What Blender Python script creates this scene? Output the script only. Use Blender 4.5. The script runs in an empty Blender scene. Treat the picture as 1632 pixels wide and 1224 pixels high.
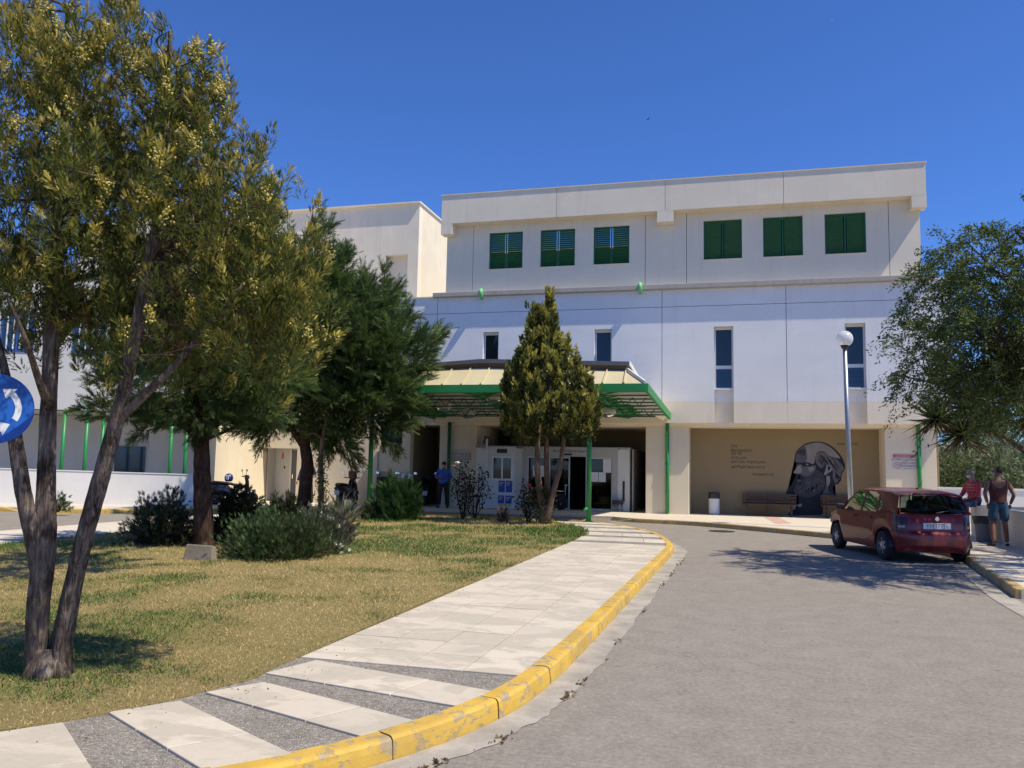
import bpy, bmesh, math, random
import numpy as np
from mathutils import Vector, Matrix

sc = bpy.context.scene
rnd = random.Random(7)
rng = np.random.default_rng(11)

# ------------------------------------------------------------------ camera
CAM = np.array([0.0, 0.0, 1.65])
YAW, PITCH, ROLL, FPX = math.radians(15.0), math.radians(5.8), math.radians(1.12), 1320.0
_f = np.array([-math.sin(YAW)*math.cos(PITCH), math.cos(YAW)*math.cos(PITCH), math.sin(PITCH)])
_r = np.cross(_f, [0, 0, 1.0]); _r /= np.linalg.norm(_r); _u = np.cross(_r, _f)
_r, _u = math.cos(ROLL)*_r + math.sin(ROLL)*_u, -math.sin(ROLL)*_r + math.cos(ROLL)*_u
cam_data = bpy.data.cameras.new('camera')
cam_data.sensor_fit = 'HORIZONTAL'; cam_data.sensor_width = 36.0
cam_data.lens = 36.0*FPX/1632.0
cam_data.clip_start = 0.05; cam_data.clip_end = 3000
cam = bpy.data.objects.new('camera', cam_data)
sc.collection.objects.link(cam)
cam.matrix_world = Matrix(((_r[0], _u[0], -_f[0], CAM[0]), (_r[1], _u[1], -_f[1], CAM[1]), (_r[2], _u[2], -_f[2], CAM[2]), (0, 0, 0, 1)))
sc.camera = cam

# ------------------------------------------------------------------ sky and sun
SUN = Vector((1.0, -0.25, 1.55)).normalized()
SUN_EL = math.asin(SUN.z)
world = bpy.data.worlds.new('World'); sc.world = world; world.use_nodes = True
wn = world.node_tree; wn.nodes.clear()
wo = wn.nodes.new('ShaderNodeOutputWorld'); wb = wn.nodes.new('ShaderNodeBackground'); ws = wn.nodes.new('ShaderNodeTexSky')
ws.sky_type = 'NISHITA'; ws.sun_disc = False
ws.sun_elevation = SUN_EL
ws.sun_rotation = math.atan2(SUN.x, SUN.y)
ws.altitude = 0; ws.air_density = 0.8; ws.dust_density = 0.0; ws.ozone_density = 10.0
wb.inputs[1].default_value = 0.128
hs = wn.nodes.new('ShaderNodeMix'); hs.data_type = 'RGBA'; hs.blend_type = 'MULTIPLY'; hs.inputs[0].default_value = 1.0; hs.inputs[7].default_value = (.57, .735, 1.0, 1)   # deep clear-day blue
wn.links.new(ws.outputs[0], hs.inputs[6]); wn.links.new(hs.outputs[2], wb.inputs[0]); wn.links.new(wb.outputs[0], wo.inputs[0])
sun_data = bpy.data.lights.new('sun', 'SUN'); sun_data.energy = 3.95; sun_data.angle = math.radians(0.53); sun_data.color = (1.0, 0.915, 0.75)
sun = bpy.data.objects.new('sun', sun_data); sc.collection.objects.link(sun)
sun.rotation_euler = SUN.to_track_quat('Z', 'Y').to_euler()
sun.location = (20, -5, 40)
vs = sc.view_settings
vs.view_transform = 'Standard'; vs.look = 'None'; vs.exposure = 0.47; vs.gamma = 1.0; vs.use_curve_mapping = False

# ------------------------------------------------------------------ pixel helpers (a pixel gives a direction; the distance comes from ground or wall)
def ray(px, py):
    d = _f*FPX + _r*(px-816) + _u*(612-py)
    return d/np.linalg.norm(d)
def G(px, py, z=0.0):
    d = ray(px, py); return CAM + d*((z-CAM[2])/d[2])
def PY(px, py, Y):
    d = ray(px, py); return CAM + d*(Y/d[1])
def PD(px, py, depth):
    d = ray(px, py); return CAM + d*(depth/(d@_f))

# ------------------------------------------------------------------ materials
def nodes_of(name):
    m = bpy.data.materials.new(name); m.use_nodes = True
    nt = m.node_tree; nt.nodes.clear()
    out = nt.nodes.new('ShaderNodeOutputMaterial'); b = nt.nodes.new('ShaderNodeBsdfPrincipled')
    nt.links.new(b.outputs[0], out.inputs[0])
    return m, nt, b, out
def N(nt, t, **kw):
    n = nt.nodes.new(t)
    for k, v in kw.items(): setattr(n, k, v)
    return n
def noise(nt, scale, detail=4, rough=.6, vec=None, dist=0):
    n = N(nt, 'ShaderNodeTexNoise'); n.inputs['Scale'].default_value = scale; n.inputs['Detail'].default_value = detail
    n.inputs['Roughness'].default_value = rough; n.inputs['Distortion'].default_value = dist
    if vec is not None: nt.links.new(vec, n.inputs['Vector'])
    return n.outputs['Fac']
def ramp(nt, fac, stops, interp='LINEAR'):
    r = N(nt, 'ShaderNodeValToRGB'); r.color_ramp.interpolation = interp
    while len(r.color_ramp.elements) < len(stops): r.color_ramp.elements.new(0.5)
    for e, (p, c) in zip(r.color_ramp.elements, stops):
        e.position = p; e.color = (*c, 1) if len(c) == 3 else c
    nt.links.new(fac, r.inputs[0]); return r.outputs[0]
def mix(nt, fac, a, b, mode='MIX'):
    n = N(nt, 'ShaderNodeMix', data_type='RGBA', blend_type=mode)
    for sock, v in ((0, fac), (6, a), (7, b)):
        if hasattr(v, 'is_output'): nt.links.new(v, n.inputs[sock])
        elif isinstance(v, (int, float)): n.inputs[sock].default_value = v
        else: n.inputs[sock].default_value = (*v, 1) if len(v) == 3 else v
    return n.outputs[2]
def bump(nt, b, h, strength=.3, dist=.01):
    n = N(nt, 'ShaderNodeBump'); n.inputs['Strength'].default_value = strength; n.inputs['Distance'].default_value = dist
    nt.links.new(h, n.inputs['Height']); nt.links.new(n.outputs[0], b.inputs['Normal']); return n
def wpos(nt):
    return N(nt, 'ShaderNodeNewGeometry').outputs['Position']
def ocoord(nt):
    return N(nt, 'ShaderNodeTexCoord').outputs['Object']
def scaled(nt, vec, s):
    m = N(nt, 'ShaderNodeMapping'); m.inputs['Scale'].default_value = s; nt.links.new(vec, m.inputs[0]); return m.outputs[0]
def mathn(nt, op, a, b=None):
    n = N(nt, 'ShaderNodeMath', operation=op)
    for i, v in enumerate((a, b)):
        if v is None: continue
        if hasattr(v, 'is_output'): nt.links.new(v, n.inputs[i])
        else: n.inputs[i].default_value = v
    return n.outputs[0]

MATS = {}
def plain(name, col, rough=.7, metal=0, var=.12, vscale=3.0, bmp=0.0, bscale=60, spec=.5, coat=0, vec='w'):
    if name in MATS: return MATS[name]
    m, nt, b, o = nodes_of(name)
    v = wpos(nt) if vec == 'w' else ocoord(nt)
    c = np.array(col)
    n1 = noise(nt, vscale, 6, .65, v)
    cc = ramp(nt, n1, [(.25, tuple(c*(1-var))), (.75, tuple(np.minimum(c*(1+var), 1)))])
    nt.links.new(cc, b.inputs['Base Color'])
    b.inputs['Roughness'].default_value = rough; b.inputs['Metallic'].default_value = metal
    b.inputs['Specular IOR Level'].default_value = spec
    if coat: b.inputs['Coat Weight'].default_value = coat; b.inputs['Coat Roughness'].default_value = .05
    if bmp: bump(nt, b, noise(nt, bscale, 4, .6, v), bmp, .01)
    MATS[name] = m; return m

def stucco(name, col, stain=(.30, .27, .22), amt=.25, bumpy=.25, wave=0.0):
    m, nt, b, o = nodes_of(name); v = wpos(nt); c = np.array(col)
    base = ramp(nt, noise(nt, .9, 5, .6, v), [(.3, tuple(c*.93)), (.7, tuple(np.minimum(c*1.04, 1)))])
    streak = noise(nt, 1.0, 6, .6, scaled(nt, v, (3.2, 3.2, .22)))
    sf = ramp(nt, streak, [(.54, (0, 0, 0)), (.80, (1, 1, 1))])
    fine = noise(nt, 14, 4, .7, v)
    patch = ramp(nt, noise(nt, .45, 4, .55, v, .5), [(.46, (0, 0, 0)), (.54, (1, 1, 1))]); base = mix(nt, mathn(nt, 'MULTIPLY', patch, .55), base, tuple(c*.93))
    drip = ramp(nt, noise(nt, 1.0, 5, .65, scaled(nt, v, (9, 9, .10))), [(.60, (0, 0, 0)), (.78, (1, 1, 1))]); base = mix(nt, mathn(nt, 'MULTIPLY', drip, amt*.8), base, stain)
    base = mix(nt, mathn(nt, 'MULTIPLY', sf, amt), base, stain)
    base = mix(nt, .10, base, ramp(nt, fine, [(.3, tuple(c*.6)), (.7, tuple(np.minimum(c*1.1, 1)))]))
    nt.links.new(base, b.inputs['Base Color']); b.inputs['Roughness'].default_value = .9
    b.inputs['Specular IOR Level'].default_value = .2
    h = noise(nt, 55, 4, .7, v)
    if wave:
        hw = noise(nt, .55, 2, .4, scaled(nt, v, (.6, .6, 2.0)))
        h = mathn(nt, 'ADD', mathn(nt, 'MULTIPLY', h, .25), mathn(nt, 'MULTIPLY', hw, wave))
    bump(nt, b, h, bumpy, .02)
    MATS[name] = m; return m

def asphalt():
    m, nt, b, o = nodes_of('asphalt'); v = wpos(nt)
    big = noise(nt, .35, 5, .6, v, .3); tracks = noise(nt, .8, 3, .5, scaled(nt, v, (1.6, .12, 1)))
    base = ramp(nt, big, [(.3, (.235, .204, .160)), (.7, (.305, .268, .212))])
    base = mix(nt, .30, base, ramp(nt, tracks, [(.3, (.18, .16, .143)), (.7, (.31, .28, .253))]))
    grain = noise(nt, 210, 3, .8, v)
    base = mix(nt, .42, base, ramp(nt, grain, [(.34, (.105, .093, .083)), (.5, (.245, .22, .197)), (.68, (.48, .44, .40))]))
    base = mix(nt, .38, base, ramp(nt, noise(nt, 26, 6, .75, v), [(.36, (.10, .086, .070)), (.5, (.255, .225, .185)), (.64, (.46, .41, .345))]))
    base = mix(nt, .20, base, ramp(nt, noise(nt, 3.2, 7, .7, v, .2), [(.38, (.16, .140, .120)), (.62, (.36, .322, .28))]))
    cr = N(nt, 'ShaderNodeTexVoronoi', feature='DISTANCE_TO_EDGE'); cr.inputs['Scale'].default_value = .42
    wv = N(nt, 'ShaderNodeMix', data_type='VECTOR'); wv.inputs[0].default_value = .12; nt.links.new(v, wv.inputs[4]); nz = N(nt, 'ShaderNodeTexNoise'); nz.inputs['Scale'].default_value = 1.6; nz.inputs['Detail'].default_value = 6; nt.links.new(v, nz.inputs['Vector']); sc_ = N(nt, 'ShaderNodeVectorMath', operation='SCALE'); sc_.inputs['Scale'].default_value = 6; nt.links.new(nz.outputs['Color'], sc_.inputs[0]); nt.links.new(sc_.outputs[0], wv.inputs[5]); nt.links.new(wv.outputs[1], cr.inputs['Vector'])
    crk = ramp(nt, cr.outputs['Distance'], [(.002, (1, 1, 1)), (.006, (0, 0, 0))]); cg = ramp(nt, noise(nt, .22, 3, .5, v), [(.50, (0, 0, 0)), (.58, (1, 1, 1))])
    base = mix(nt, mathn(nt, 'MULTIPLY', mathn(nt, 'MULTIPLY', crk, cg), .22), base, (.06, .052, .046))
    vo = N(nt, 'ShaderNodeTexVoronoi'); vo.inputs['Scale'].default_value = 2.3; vo.inputs['Randomness'].default_value = 1
    nt.links.new(scaled(nt, v, (1, 1.9, 1)), vo.inputs['Vector'])
    spots = ramp(nt, vo.outputs['Distance'], [(.04, (1, 1, 1)), (.11, (0, 0, 0))])
    gate = ramp(nt, noise(nt, .5, 3, .5, v), [(.44, (0, 0, 0)), (.54, (1, 1, 1))])
    base = mix(nt, mathn(nt, 'MULTIPLY', mathn(nt, 'MULTIPLY', spots, gate), .70), base, (.085, .078, .074))
    nt.links.new(base, b.inputs['Base Color']); b.inputs['Roughness'].default_value = .92; b.inputs['Specular IOR Level'].default_value = .25
    bump(nt, b, mathn(nt, 'ADD', grain, noise(nt, 60, 3, .6, v)), .55, .006)
    MATS['asphalt'] = m
asphalt()

def slab_mat(name, col, stainamt=.85):
    m, nt, b, o = nodes_of(name); v = wpos(nt); c = np.array(col)
    oi = N(nt, 'ShaderNodeObjectInfo').outputs['Random']
    base = mix(nt, oi, tuple(c*.88), tuple(np.minimum(c*1.08, 1)))
    st = noise(nt, 1.7, 6, .62, scaled(nt, v, (1.0, 1.6, 1)), .6)
    f = ramp(nt, st, [(.47, (0, 0, 0)), (.53, (1, 1, 1))])
    base = mix(nt, mathn(nt, 'MULTIPLY', f, stainamt), base, tuple(c*np.array([.70, .71, .72])))
    spot = ramp(nt, noise(nt, 5.5, 7, .7, v, .3), [(.60, (0, 0, 0)), (.68, (1, 1, 1))]); base = mix(nt, mathn(nt, 'MULTIPLY', spot, .35), base, tuple(c*np.array([.55, .52, .48])))
    base = mix(nt, .18, base, ramp(nt, noise(nt, 9, 6, .7, v), [(.3, tuple(c*.6)), (.7, tuple(np.minimum(c*1.15, 1)))]))
    base = mix(nt, .22, base, ramp(nt, noise(nt, 160, 2, .7, v), [(.3, tuple(c*.66)), (.7, tuple(np.minimum(c*1.12, 1)))]))
    nt.links.new(base, b.inputs['Base Color']); b.inputs['Roughness'].default_value = .9; b.inputs['Specular IOR Level'].default_value = .2
    bump(nt, b, noise(nt, 120, 4, .6, v), .25, .004); MATS[name] = m; return m
slab_mat('slab', (.60, .53, .425)); slab_mat('plaza_slab', (.62, .55, .45), .3)

def yellow_kerb(name='yellow_kerb', lo=.54, dirtamt=.6):
    m, nt, b, o = nodes_of(name); v = wpos(nt)
    base = ramp(nt, noise(nt, 3, 5, .6, v), [(.3, (.56, .335, .035)), (.7, (.72, .46, .065))])
    # worn through to concrete on chips and scuffs
    chip = ramp(nt, noise(nt, 7, 9, .72, scaled(nt, v, (1, 1, 1.5)), .4), [(lo, (0, 0, 0)), (lo+.045, (1, 1, 1))])
    conc = ramp(nt, noise(nt, 20, 4, .6, v), [(.3, (.22, .19, .15)), (.7, (.42, .37, .30))])
    base = mix(nt, mathn(nt, 'MULTIPLY', chip, .85), base, conc)
    dirt = ramp(nt, noise(nt, 1.3, 6, .6, v), [(.42, (0, 0, 0)), (.68, (1, 1, 1))])
    base = mix(nt, mathn(nt, 'MULTIPLY', dirt, dirtamt), base, (.36, .25, .09))
    nt.links.new(base, b.inputs['Base Color']); b.inputs['Roughness'].default_value = .75
    bump(nt, b, mathn(nt, 'SUBTRACT', noise(nt, 40, 4, .6, v), mathn(nt, 'MULTIPLY', chip, .7)), .4, .006); MATS[name] = m
yellow_kerb(); yellow_kerb('old_kerb', .43, 1.0)

def aggregate():
    m, nt, b, o = nodes_of('aggregate'); v = wpos(nt)
    vo = N(nt, 'ShaderNodeTexVoronoi'); vo.inputs['Scale'].default_value = 85; nt.links.new(v, vo.inputs['Vector'])
    sep = N(nt, 'ShaderNodeSeparateColor'); nt.links.new(vo.outputs['Color'], sep.inputs[0])
    base = ramp(nt, sep.outputs[0], [(.0, (.13, .115, .095)), (.5, (.27, .24, .20)), (.85, (.40, .355, .30)), (1, (.62, .57, .50))])
    base = mix(nt, .4, base, ramp(nt, noise(nt, 3, 5, .6, v), [(.3, (.17, .148, .122)), (.7, (.40, .355, .30))]))
    nt.links.new(base, b.inputs['Base Color']); b.inputs['Roughness'].default_value = .95
    bump(nt, b, mathn(nt, 'SUBTRACT', 1.0, vo.outputs['Distance']), .9, .012); MATS['aggregate'] = m
aggregate()

def soil_grass():
    m, nt, b, o = nodes_of('lawn_soil'); v = wpos(nt)
    a = noise(nt, .55, 5, .6, v)
    base = ramp(nt, a, [(.35, (.39, .295, .14)), (.52, (.31, .255, .10)), (.68, (.13, .155, .045))])
    base = mix(nt, .55, base, ramp(nt, noise(nt, 45, 4, .75, v), [(.3, (.12, .09, .035)), (.5, (.30, .235, .10)), (.75, (.52, .41, .20))]))
    nt.links.new(base, b.inputs['Base Color']); b.inputs['Roughness'].default_value = 1; b.inputs['Specular IOR Level'].default_value = .1
    bump(nt, b, noise(nt, 50, 5, .7, v), 1.0, .03); MATS['lawn_soil'] = m
soil_grass()

def leaf_mat(name, trans=.35, rough=.6):
    m, nt, b, o = nodes_of(name)
    at = N(nt, 'ShaderNodeAttribute'); at.attribute_name = 'Col'
    nt.links.new(at.outputs['Color'], b.inputs['Base Color']); b.inputs['Roughness'].default_value = rough
    b.inputs['Specular IOR Level'].default_value = .3
    tr = N(nt, 'ShaderNodeBsdfTranslucent'); nt.links.new(at.outputs['Color'], tr.inputs[0])
    mx = N(nt, 'ShaderNodeMixShader'); mx.inputs[0].default_value = trans
    nt.links.new(b.outputs[0], mx.inputs[1]); nt.links.new(tr.outputs[0], mx.inputs[2]); nt.links.new(mx.outputs[0], o.inputs[0])
    MATS[name] = m; return m
leaf_mat('leaf'); leaf_mat('grass_blade', .25, .7)

def bark(name, c0, c1, c2):
    m, nt, b, o = nodes_of(name); v = wpos(nt)
    fib = noise(nt, 1, 7, .68, scaled(nt, v, (30, 30, 3.5)), 1.2)
    base = ramp(nt, fib, [(.36, c0), (.5, c1), (.66, c2)])
    base = mix(nt, .35, base, ramp(nt, noise(nt, 5, 5, .6, v), [(.35, c0), (.65, c2)]))
    nt.links.new(base, b.inputs['Base Color']); b.inputs['Roughness'].default_value = .95; b.inputs['Specular IOR Level'].default_value = .15
    bump(nt, b, fib, 1.0, .035); MATS[name] = m
bark('bark_grey', (.014, .008, .006), (.085, .058, .042), (.40, .32, .26))
bark('bark_red', (.020, .011, .008), (.060, .032, .022), (.13, .080, .058))
bark('bark_tan', (.07, .045, .03), (.16, .10, .07), (.27, .19, .14))

def glassy(name, col=(.012, .018, .024), rough=.04):
    m, nt, b, o = nodes_of(name); b.inputs['Base Color'].default_value = (*col, 1); b.inputs['Roughness'].default_value = rough
    b.inputs['Specular IOR Level'].default_value = .6; MATS[name] = m
glassy('pane_dark'); glassy('pane_blue', (.015, .035, .075), .08)
def clear_glass(name, tint, fac=.10):
    m, nt, b, o = nodes_of(name)
    t = N(nt, 'ShaderNodeBsdfTransparent'); t.inputs[0].default_value = (*tint, 1)
    g = N(nt, 'ShaderNodeBsdfGlossy'); g.inputs[1].default_value = .02
    fr = N(nt, 'ShaderNodeLayerWeight'); fr.inputs[0].default_value = .28
    mx = N(nt, 'ShaderNodeMixShader'); nt.links.new(mathn(nt, 'ADD', fr.outputs['Fresnel'], fac-.04), mx.inputs[0])
    nt.links.new(t.outputs[0], mx.inputs[1]); nt.links.new(g.outputs[0], mx.inputs[2]); nt.links.new(mx.outputs[0], o.inputs[0]); MATS[name] = m
clear_glass('car_glass', (.50, .62, .56)); clear_glass('door_glass', (.42, .48, .48), .06); clear_glass('globe_glass', (.86, .88, .90), .12)
def globe():
    m, nt, b, o = nodes_of('globe_opal')
    t = N(nt, 'ShaderNodeBsdfTransparent'); d = N(nt, 'ShaderNodeBsdfTranslucent'); d.inputs[0].default_value = (.85, .86, .88, 1)
    b.inputs['Base Color'].default_value = (.80, .81, .83, 1); b.inputs['Roughness'].default_value = .12
    m1 = N(nt, 'ShaderNodeMixShader'); m1.inputs[0].default_value = .45; nt.links.new(b.outputs[0], m1.inputs[1]); nt.links.new(d.outputs[0], m1.inputs[2])
    m2 = N(nt, 'ShaderNodeMixShader'); m2.inputs[0].default_value = .22; nt.links.new(m1.outputs[0], m2.inputs[1]); nt.links.new(t.outputs[0], m2.inputs[2]); nt.links.new(m2.outputs[0], o.inputs[0]); MATS['globe_opal'] = m
globe()

def car_paint():
    m, nt, b, o = nodes_of('car_paint'); v = ocoord(nt)
    c = ramp(nt, noise(nt, 3.0, 5, .6, v), [(.3, (.145, .002, .006)), (.7, (.185, .003, .009))])
    dust = ramp(nt, noise(nt, 12, 6, .7, v), [(.5, (0, 0, 0)), (.8, (1, 1, 1))])
    c = mix(nt, mathn(nt, 'MULTIPLY', dust, .04), c, (.25, .17, .14))
    nt.links.new(c, b.inputs['Base Color']); b.inputs['Roughness'].default_value = .42; b.inputs['Metallic'].default_value = .15
    b.inputs['Coat Weight'].default_value = .55; b.inputs['Coat Roughness'].default_value = .08; MATS['car_paint'] = m
car_paint()

white_p = stucco('white_stucco', (.84, .83, .81), (.50, .52, .58), .30, .35, 2.2)
stucco('cream_stucco', (.78, .685, .52), (.42, .36, .28), .22)
stucco('grey_stucco', (.60, .59, .56), (.34, .32, .29), .28)
stucco('pale_stucco', (.86, .765, .60), (.40, .37, .32), .25)
stucco('beige_stucco', (.31, .24, .14), (.28, .23, .16), .20)  # beige darkened to put the porch shade into the colour
stucco('ramp_white', (.74, .72, .68), (.45, .42, .38), .18)
stucco('ledge', (.46, .42, .36), (.15, .14, .12), .5)
plain('green', (.022, .235, .062), .42, var=.10, vscale=2); plain('green_dark', (.012, .105, .040), .5, var=.12)
plain('green_slat', (.010, .115, .045), .45, var=.15, vscale=4)
plain('green_pale', (.16, .55, .20), .5); plain('alu', (.62, .62, .62), .45, .2, .08); plain('white_paint', (.74, .74, .73), .5, 0, .06, 2)
plain('galv', (.36, .38, .40), .42, .75, .15, 8); plain('black_plastic', (.018, .018, .020), .5, 0, .2); plain('rubber', (.020, .020, .021), .85, 0, .25, 20)
plain('dark_metal', (.05, .052, .055), .45, .6); plain('chrome', (.7, .7, .72), .16, 1.0, .03); plain('concrete', (.40, .37, .33), .9, 0, .2, 4, .4, 80)
plain('gutter_concrete', (.355, .32, .27), .92, 0, .34, 3.2, .5, 60); plain('canopy_panel', (.53, .465, .29), .6, 0, .10, 1.2)
plain('cap_grey', (.115, .125, .145), .55, 0, .12); plain('soffit_brown', (.10, .065, .045), .8); plain('interior_shade', (.02, .019, .018), .9)  # last one: darkness of unlit rooms put into a near-black colour
plain('wood_dark', (.10, .052, .030), .65, 0, .3, 6, .3, 30); plain('terracotta', (.42, .17, .09), .9, 0, .25, 9)
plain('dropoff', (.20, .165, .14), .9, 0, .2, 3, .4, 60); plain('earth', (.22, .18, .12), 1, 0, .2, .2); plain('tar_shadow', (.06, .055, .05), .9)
plain('paper_white', (.75, .75, .76), .7, 0, .03); plain('poster_blue', (.03, .07, .33), .55, 0, .2, 12); plain('poster_yellow', (.62, .46, .06), .6)
plain('ink_black', (.014, .014, .016), .8); plain('ink_red', (.55, .12, .14), .8, 0, .15, 20); plain('sign_blue', (.010, .095, .42), .38, 0, .18, 5); plain('sign_white', (.66, .68, .70), .4, 0, .08, 6)
plain('sign_board', (.60, .56, .52), .6); plain('mural_navy', (.012, .015, .030), .85, 0, .3, 4); plain('mural_grey', (.22, .215, .22), .85, 0, .2, 3); plain('mural_mid', (.085, .088, .105), .85, 0, .3, 5); plain('mural_hair', (.105, .105, .12), .85, 0, .3, 5); plain('mural_beard', (.040, .044, .058), .85, 0, .3, 5)

# ------------------------------------------------------------------ mesh builder
class MB:
    def __init__(s): s.v = []; s.f = []
    def add(s, v, f):
        o = len(s.v); s.v += [tuple(map(float, p)) for p in v]; s.f += [tuple(i+o for i in q) for q in f]; return s
    def box(s, x0, x1, y0, y1, z0, z1):
        v = [(x0,y0,z0),(x1,y0,z0),(x1,y1,z0),(x0,y1,z0),(x0,y0,z1),(x1,y0,z1),(x1,y1,z1),(x0,y1,z1)]
        return s.add(v, [(0,3,2,1),(4,5,6,7),(0,1,5,4),(1,2,6,5),(2,3,7,6),(3,0,4,7)])
    def obox(s, c, ax, ay, az):
        c, ax, ay, az = (np.array(q, float) for q in (c, ax, ay, az))
        v = [c+i*ax+j*ay+k*az for k in (-1, 1) for i, j in ((-1,-1),(1,-1),(1,1),(-1,1))]
        return s.add(v, [(0,3,2,1),(4,5,6,7),(0,1,5,4),(1,2,6,5),(2,3,7,6),(3,0,4,7)])
    def beam(s, p, q, w, h, up=(0,0,1)):
        p, q = np.array(p, float), np.array(q, float); d = q-p; L = np.linalg.norm(d); d /= L
        r = np.cross(d, up); r = r/np.linalg.norm(r) if np.linalg.norm(r) > 1e-6 else np.array([1.,0,0]); u = np.cross(r, d)
        return s.obox((p+q)/2, d*L/2, r*w/2, u*h/2)
    def prism(s, poly, z0, z1):
        n = len(poly); v = [(x, y, z0) for x, y in poly] + [(x, y, z1) for x, y in poly]
        a = sum(poly[i][0]*poly[(i+1) % n][1]-poly[(i+1) % n][0]*poly[i][1] for i in range(n))
        f = [tuple(range(n-1, -1, -1)), tuple(range(n, 2*n))] + [(i, (i+1) % n, n+(i+1) % n, n+i) for i in range(n)]
        if a < 0: f = [tuple(reversed(q)) for q in f]
        return s.add(v, f)
    def tube(s, pts, rad, n=8, cap=True):
        pts = [np.array(p, float) for p in pts]
        if not hasattr(rad, '__len__'): rad = [rad]*len(pts)
        v = []; prev = None
        for i, p in enumerate(pts):
            d = pts[min(i+1, len(pts)-1)]-pts[max(i-1, 0)]; d = d/(np.linalg.norm(d)+1e-9)
            a = prev if prev is not None else (np.array([1.,0,0]) if abs(d[0]) < .9 else np.array([0,1.,0]))
            a = a-d*(a@d); a /= np.linalg.norm(a)+1e-9; prev = a; b = np.cross(d, a)
            for k in range(n):
                t = 2*math.pi*k/n; v.append(p+rad[i]*(math.cos(t)*a+math.sin(t)*b))
        f = [(i*n+k, i*n+(k+1) % n, (i+1)*n+(k+1) % n, (i+1)*n+k) for i in range(len(pts)-1) for k in range(n)]
        if cap: f += [tuple(range(n-1, -1, -1)), tuple(range((len(pts)-1)*n, len(pts)*n))]
        return s.add(v, f)
    def lathe(s, prof, n=24, c=(0,0,0), axis='z', cap=True):
        v = []
        for r, h in prof:
            for k in range(n):
                t = 2*math.pi*k/n; a, b = r*math.cos(t), r*math.sin(t)
                p = {'z': (a, b, h), 'y': (a, h, -b), 'x': (h, a, b)}[axis]
                v.append((p[0]+c[0], p[1]+c[1], p[2]+c[2]))
        f = [(i*n+k, i*n+(k+1) % n, (i+1)*n+(k+1) % n, (i+1)*n+k) for i in range(len(prof)-1) for k in range(n)]
        if cap: f += [tuple(range(n-1, -1, -1)), tuple(range((len(prof)-1)*n, len(prof)*n))]
        return s.add(v, f)
    def grid(s, P, close=False):
        P = np.asarray(P, float); a, b = P.shape[:2]
        f = [(i*b+j, (i+1)*b+j, (i+1)*b+(j+1) % b, i*b+(j+1) % b) for i in range(a-1) for j in range(b if close else b-1)]
        return s.add(P.reshape(-1, 3), f)
    def mesh(s, name):
        me = bpy.data.meshes.new(name); me.from_pydata(s.v, [], s.f); me.update(); return me
    def build(s, name, mat, parent=None, smooth=False, bevel=0, seg=2):
        return link(name, s.mesh(name), mat, parent, smooth, bevel, seg)

def link(name, me, mat, parent=None, smooth=False, bevel=0, seg=2):
    o = bpy.data.objects.new(name, me); sc.collection.objects.link(o)
    if mat: me.materials.append(MATS[mat] if isinstance(mat, str) else mat)
    if smooth: me.polygons.foreach_set('use_smooth', [True]*len(me.polygons))
    if bevel:
        bm = o.modifiers.new('bevel', 'BEVEL'); bm.width = bevel; bm.segments = seg; bm.limit_method = 'ANGLE'; bm.angle_limit = math.radians(40)
    attach(o, parent); return o
def attach(o, parent):
    if parent is None: return
    o.parent = parent
    # world-space building: parts are modelled where they stand
    if parent.get('_world') and parent.parent is None: o.matrix_parent_inverse = parent.matrix_basis.inverted()
def thing(name, label, cat, loc=(0,0,0), group=None, world=True, rz=0):
    e = bpy.data.objects.new(name, None); sc.collection.objects.link(e); e.empty_display_size = .2
    e.location = loc; e.rotation_euler = (0, 0, rz)
    e['label'] = label; e['category'] = cat
    if group: e['group'] = group
    if world: e['_world'] = 1
    return e
def tag(o, label, cat, group=None):
    o['label'] = label; o['category'] = cat
    if group: o['group'] = group
    return o
def struct(o): o['kind'] = 'structure'; return o
def part_copy(o, parent):
    c = o.copy(); sc.collection.objects.link(c); c.parent = parent; return c
def copy_tree(root, loc, rz, label=None, group=None):
    r = root.copy(); sc.collection.objects.link(r); r.location = loc; r.rotation_euler = (0, 0, rz)
    if label: r['label'] = label
    if group: r['group'] = group
    for ch in list(root.children):
        c = part_copy(ch, r)
        for g in list(ch.children): part_copy(g, c)
    return r
def catmull(pts, n=8):
    P = [np.array(p, float) for p in pts]; out = []
    for i in range(len(P)-1):
        a, b, c, d = P[max(i-1, 0)], P[i], P[i+1], P[min(i+2, len(P)-1)]
        for k in range(n):
            t = k/n
            out.append(.5*((2*b)+(c-a)*t+(2*a-5*b+4*c-d)*t*t+(3*b-a-3*c+d)*t**3))
    out.append(P[-1]); return np.array(out)
def resample(pts, step):
    P = np.array(pts); s = np.r_[0, np.cumsum(np.linalg.norm(np.diff(P, axis=0), axis=1))]
    n = max(2, int(round(s[-1]/step))+1); t = np.linspace(0, s[-1], n)
    return np.stack([np.interp(t, s, P[:, k]) for k in range(P.shape[1])], 1)
def normals2(P):
    d = np.gradient(P[:, :2], axis=0); d /= np.linalg.norm(d, axis=1)[:, None]+1e-9
    return np.stack([-d[:, 1], d[:, 0]], 1)   # left of travel
def text_mesh(body, size, align='LEFT', shear=0, extrude=0):
    cu = bpy.data.curves.new('lettering', 'FONT'); cu.body = body; cu.size = size; cu.align_x = align; cu.shear = shear; cu.extrude = extrude
    cu.resolution_u = 4; cu.fill_mode = 'FRONT'
    o = bpy.data.objects.new('lettering', cu); sc.collection.objects.link(o)
    dg = bpy.context.evaluated_depsgraph_get()
    me = bpy.data.meshes.new_from_object(o.evaluated_get(dg)); bpy.data.objects.remove(o); bpy.data.curves.remove(cu)
    return me
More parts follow.
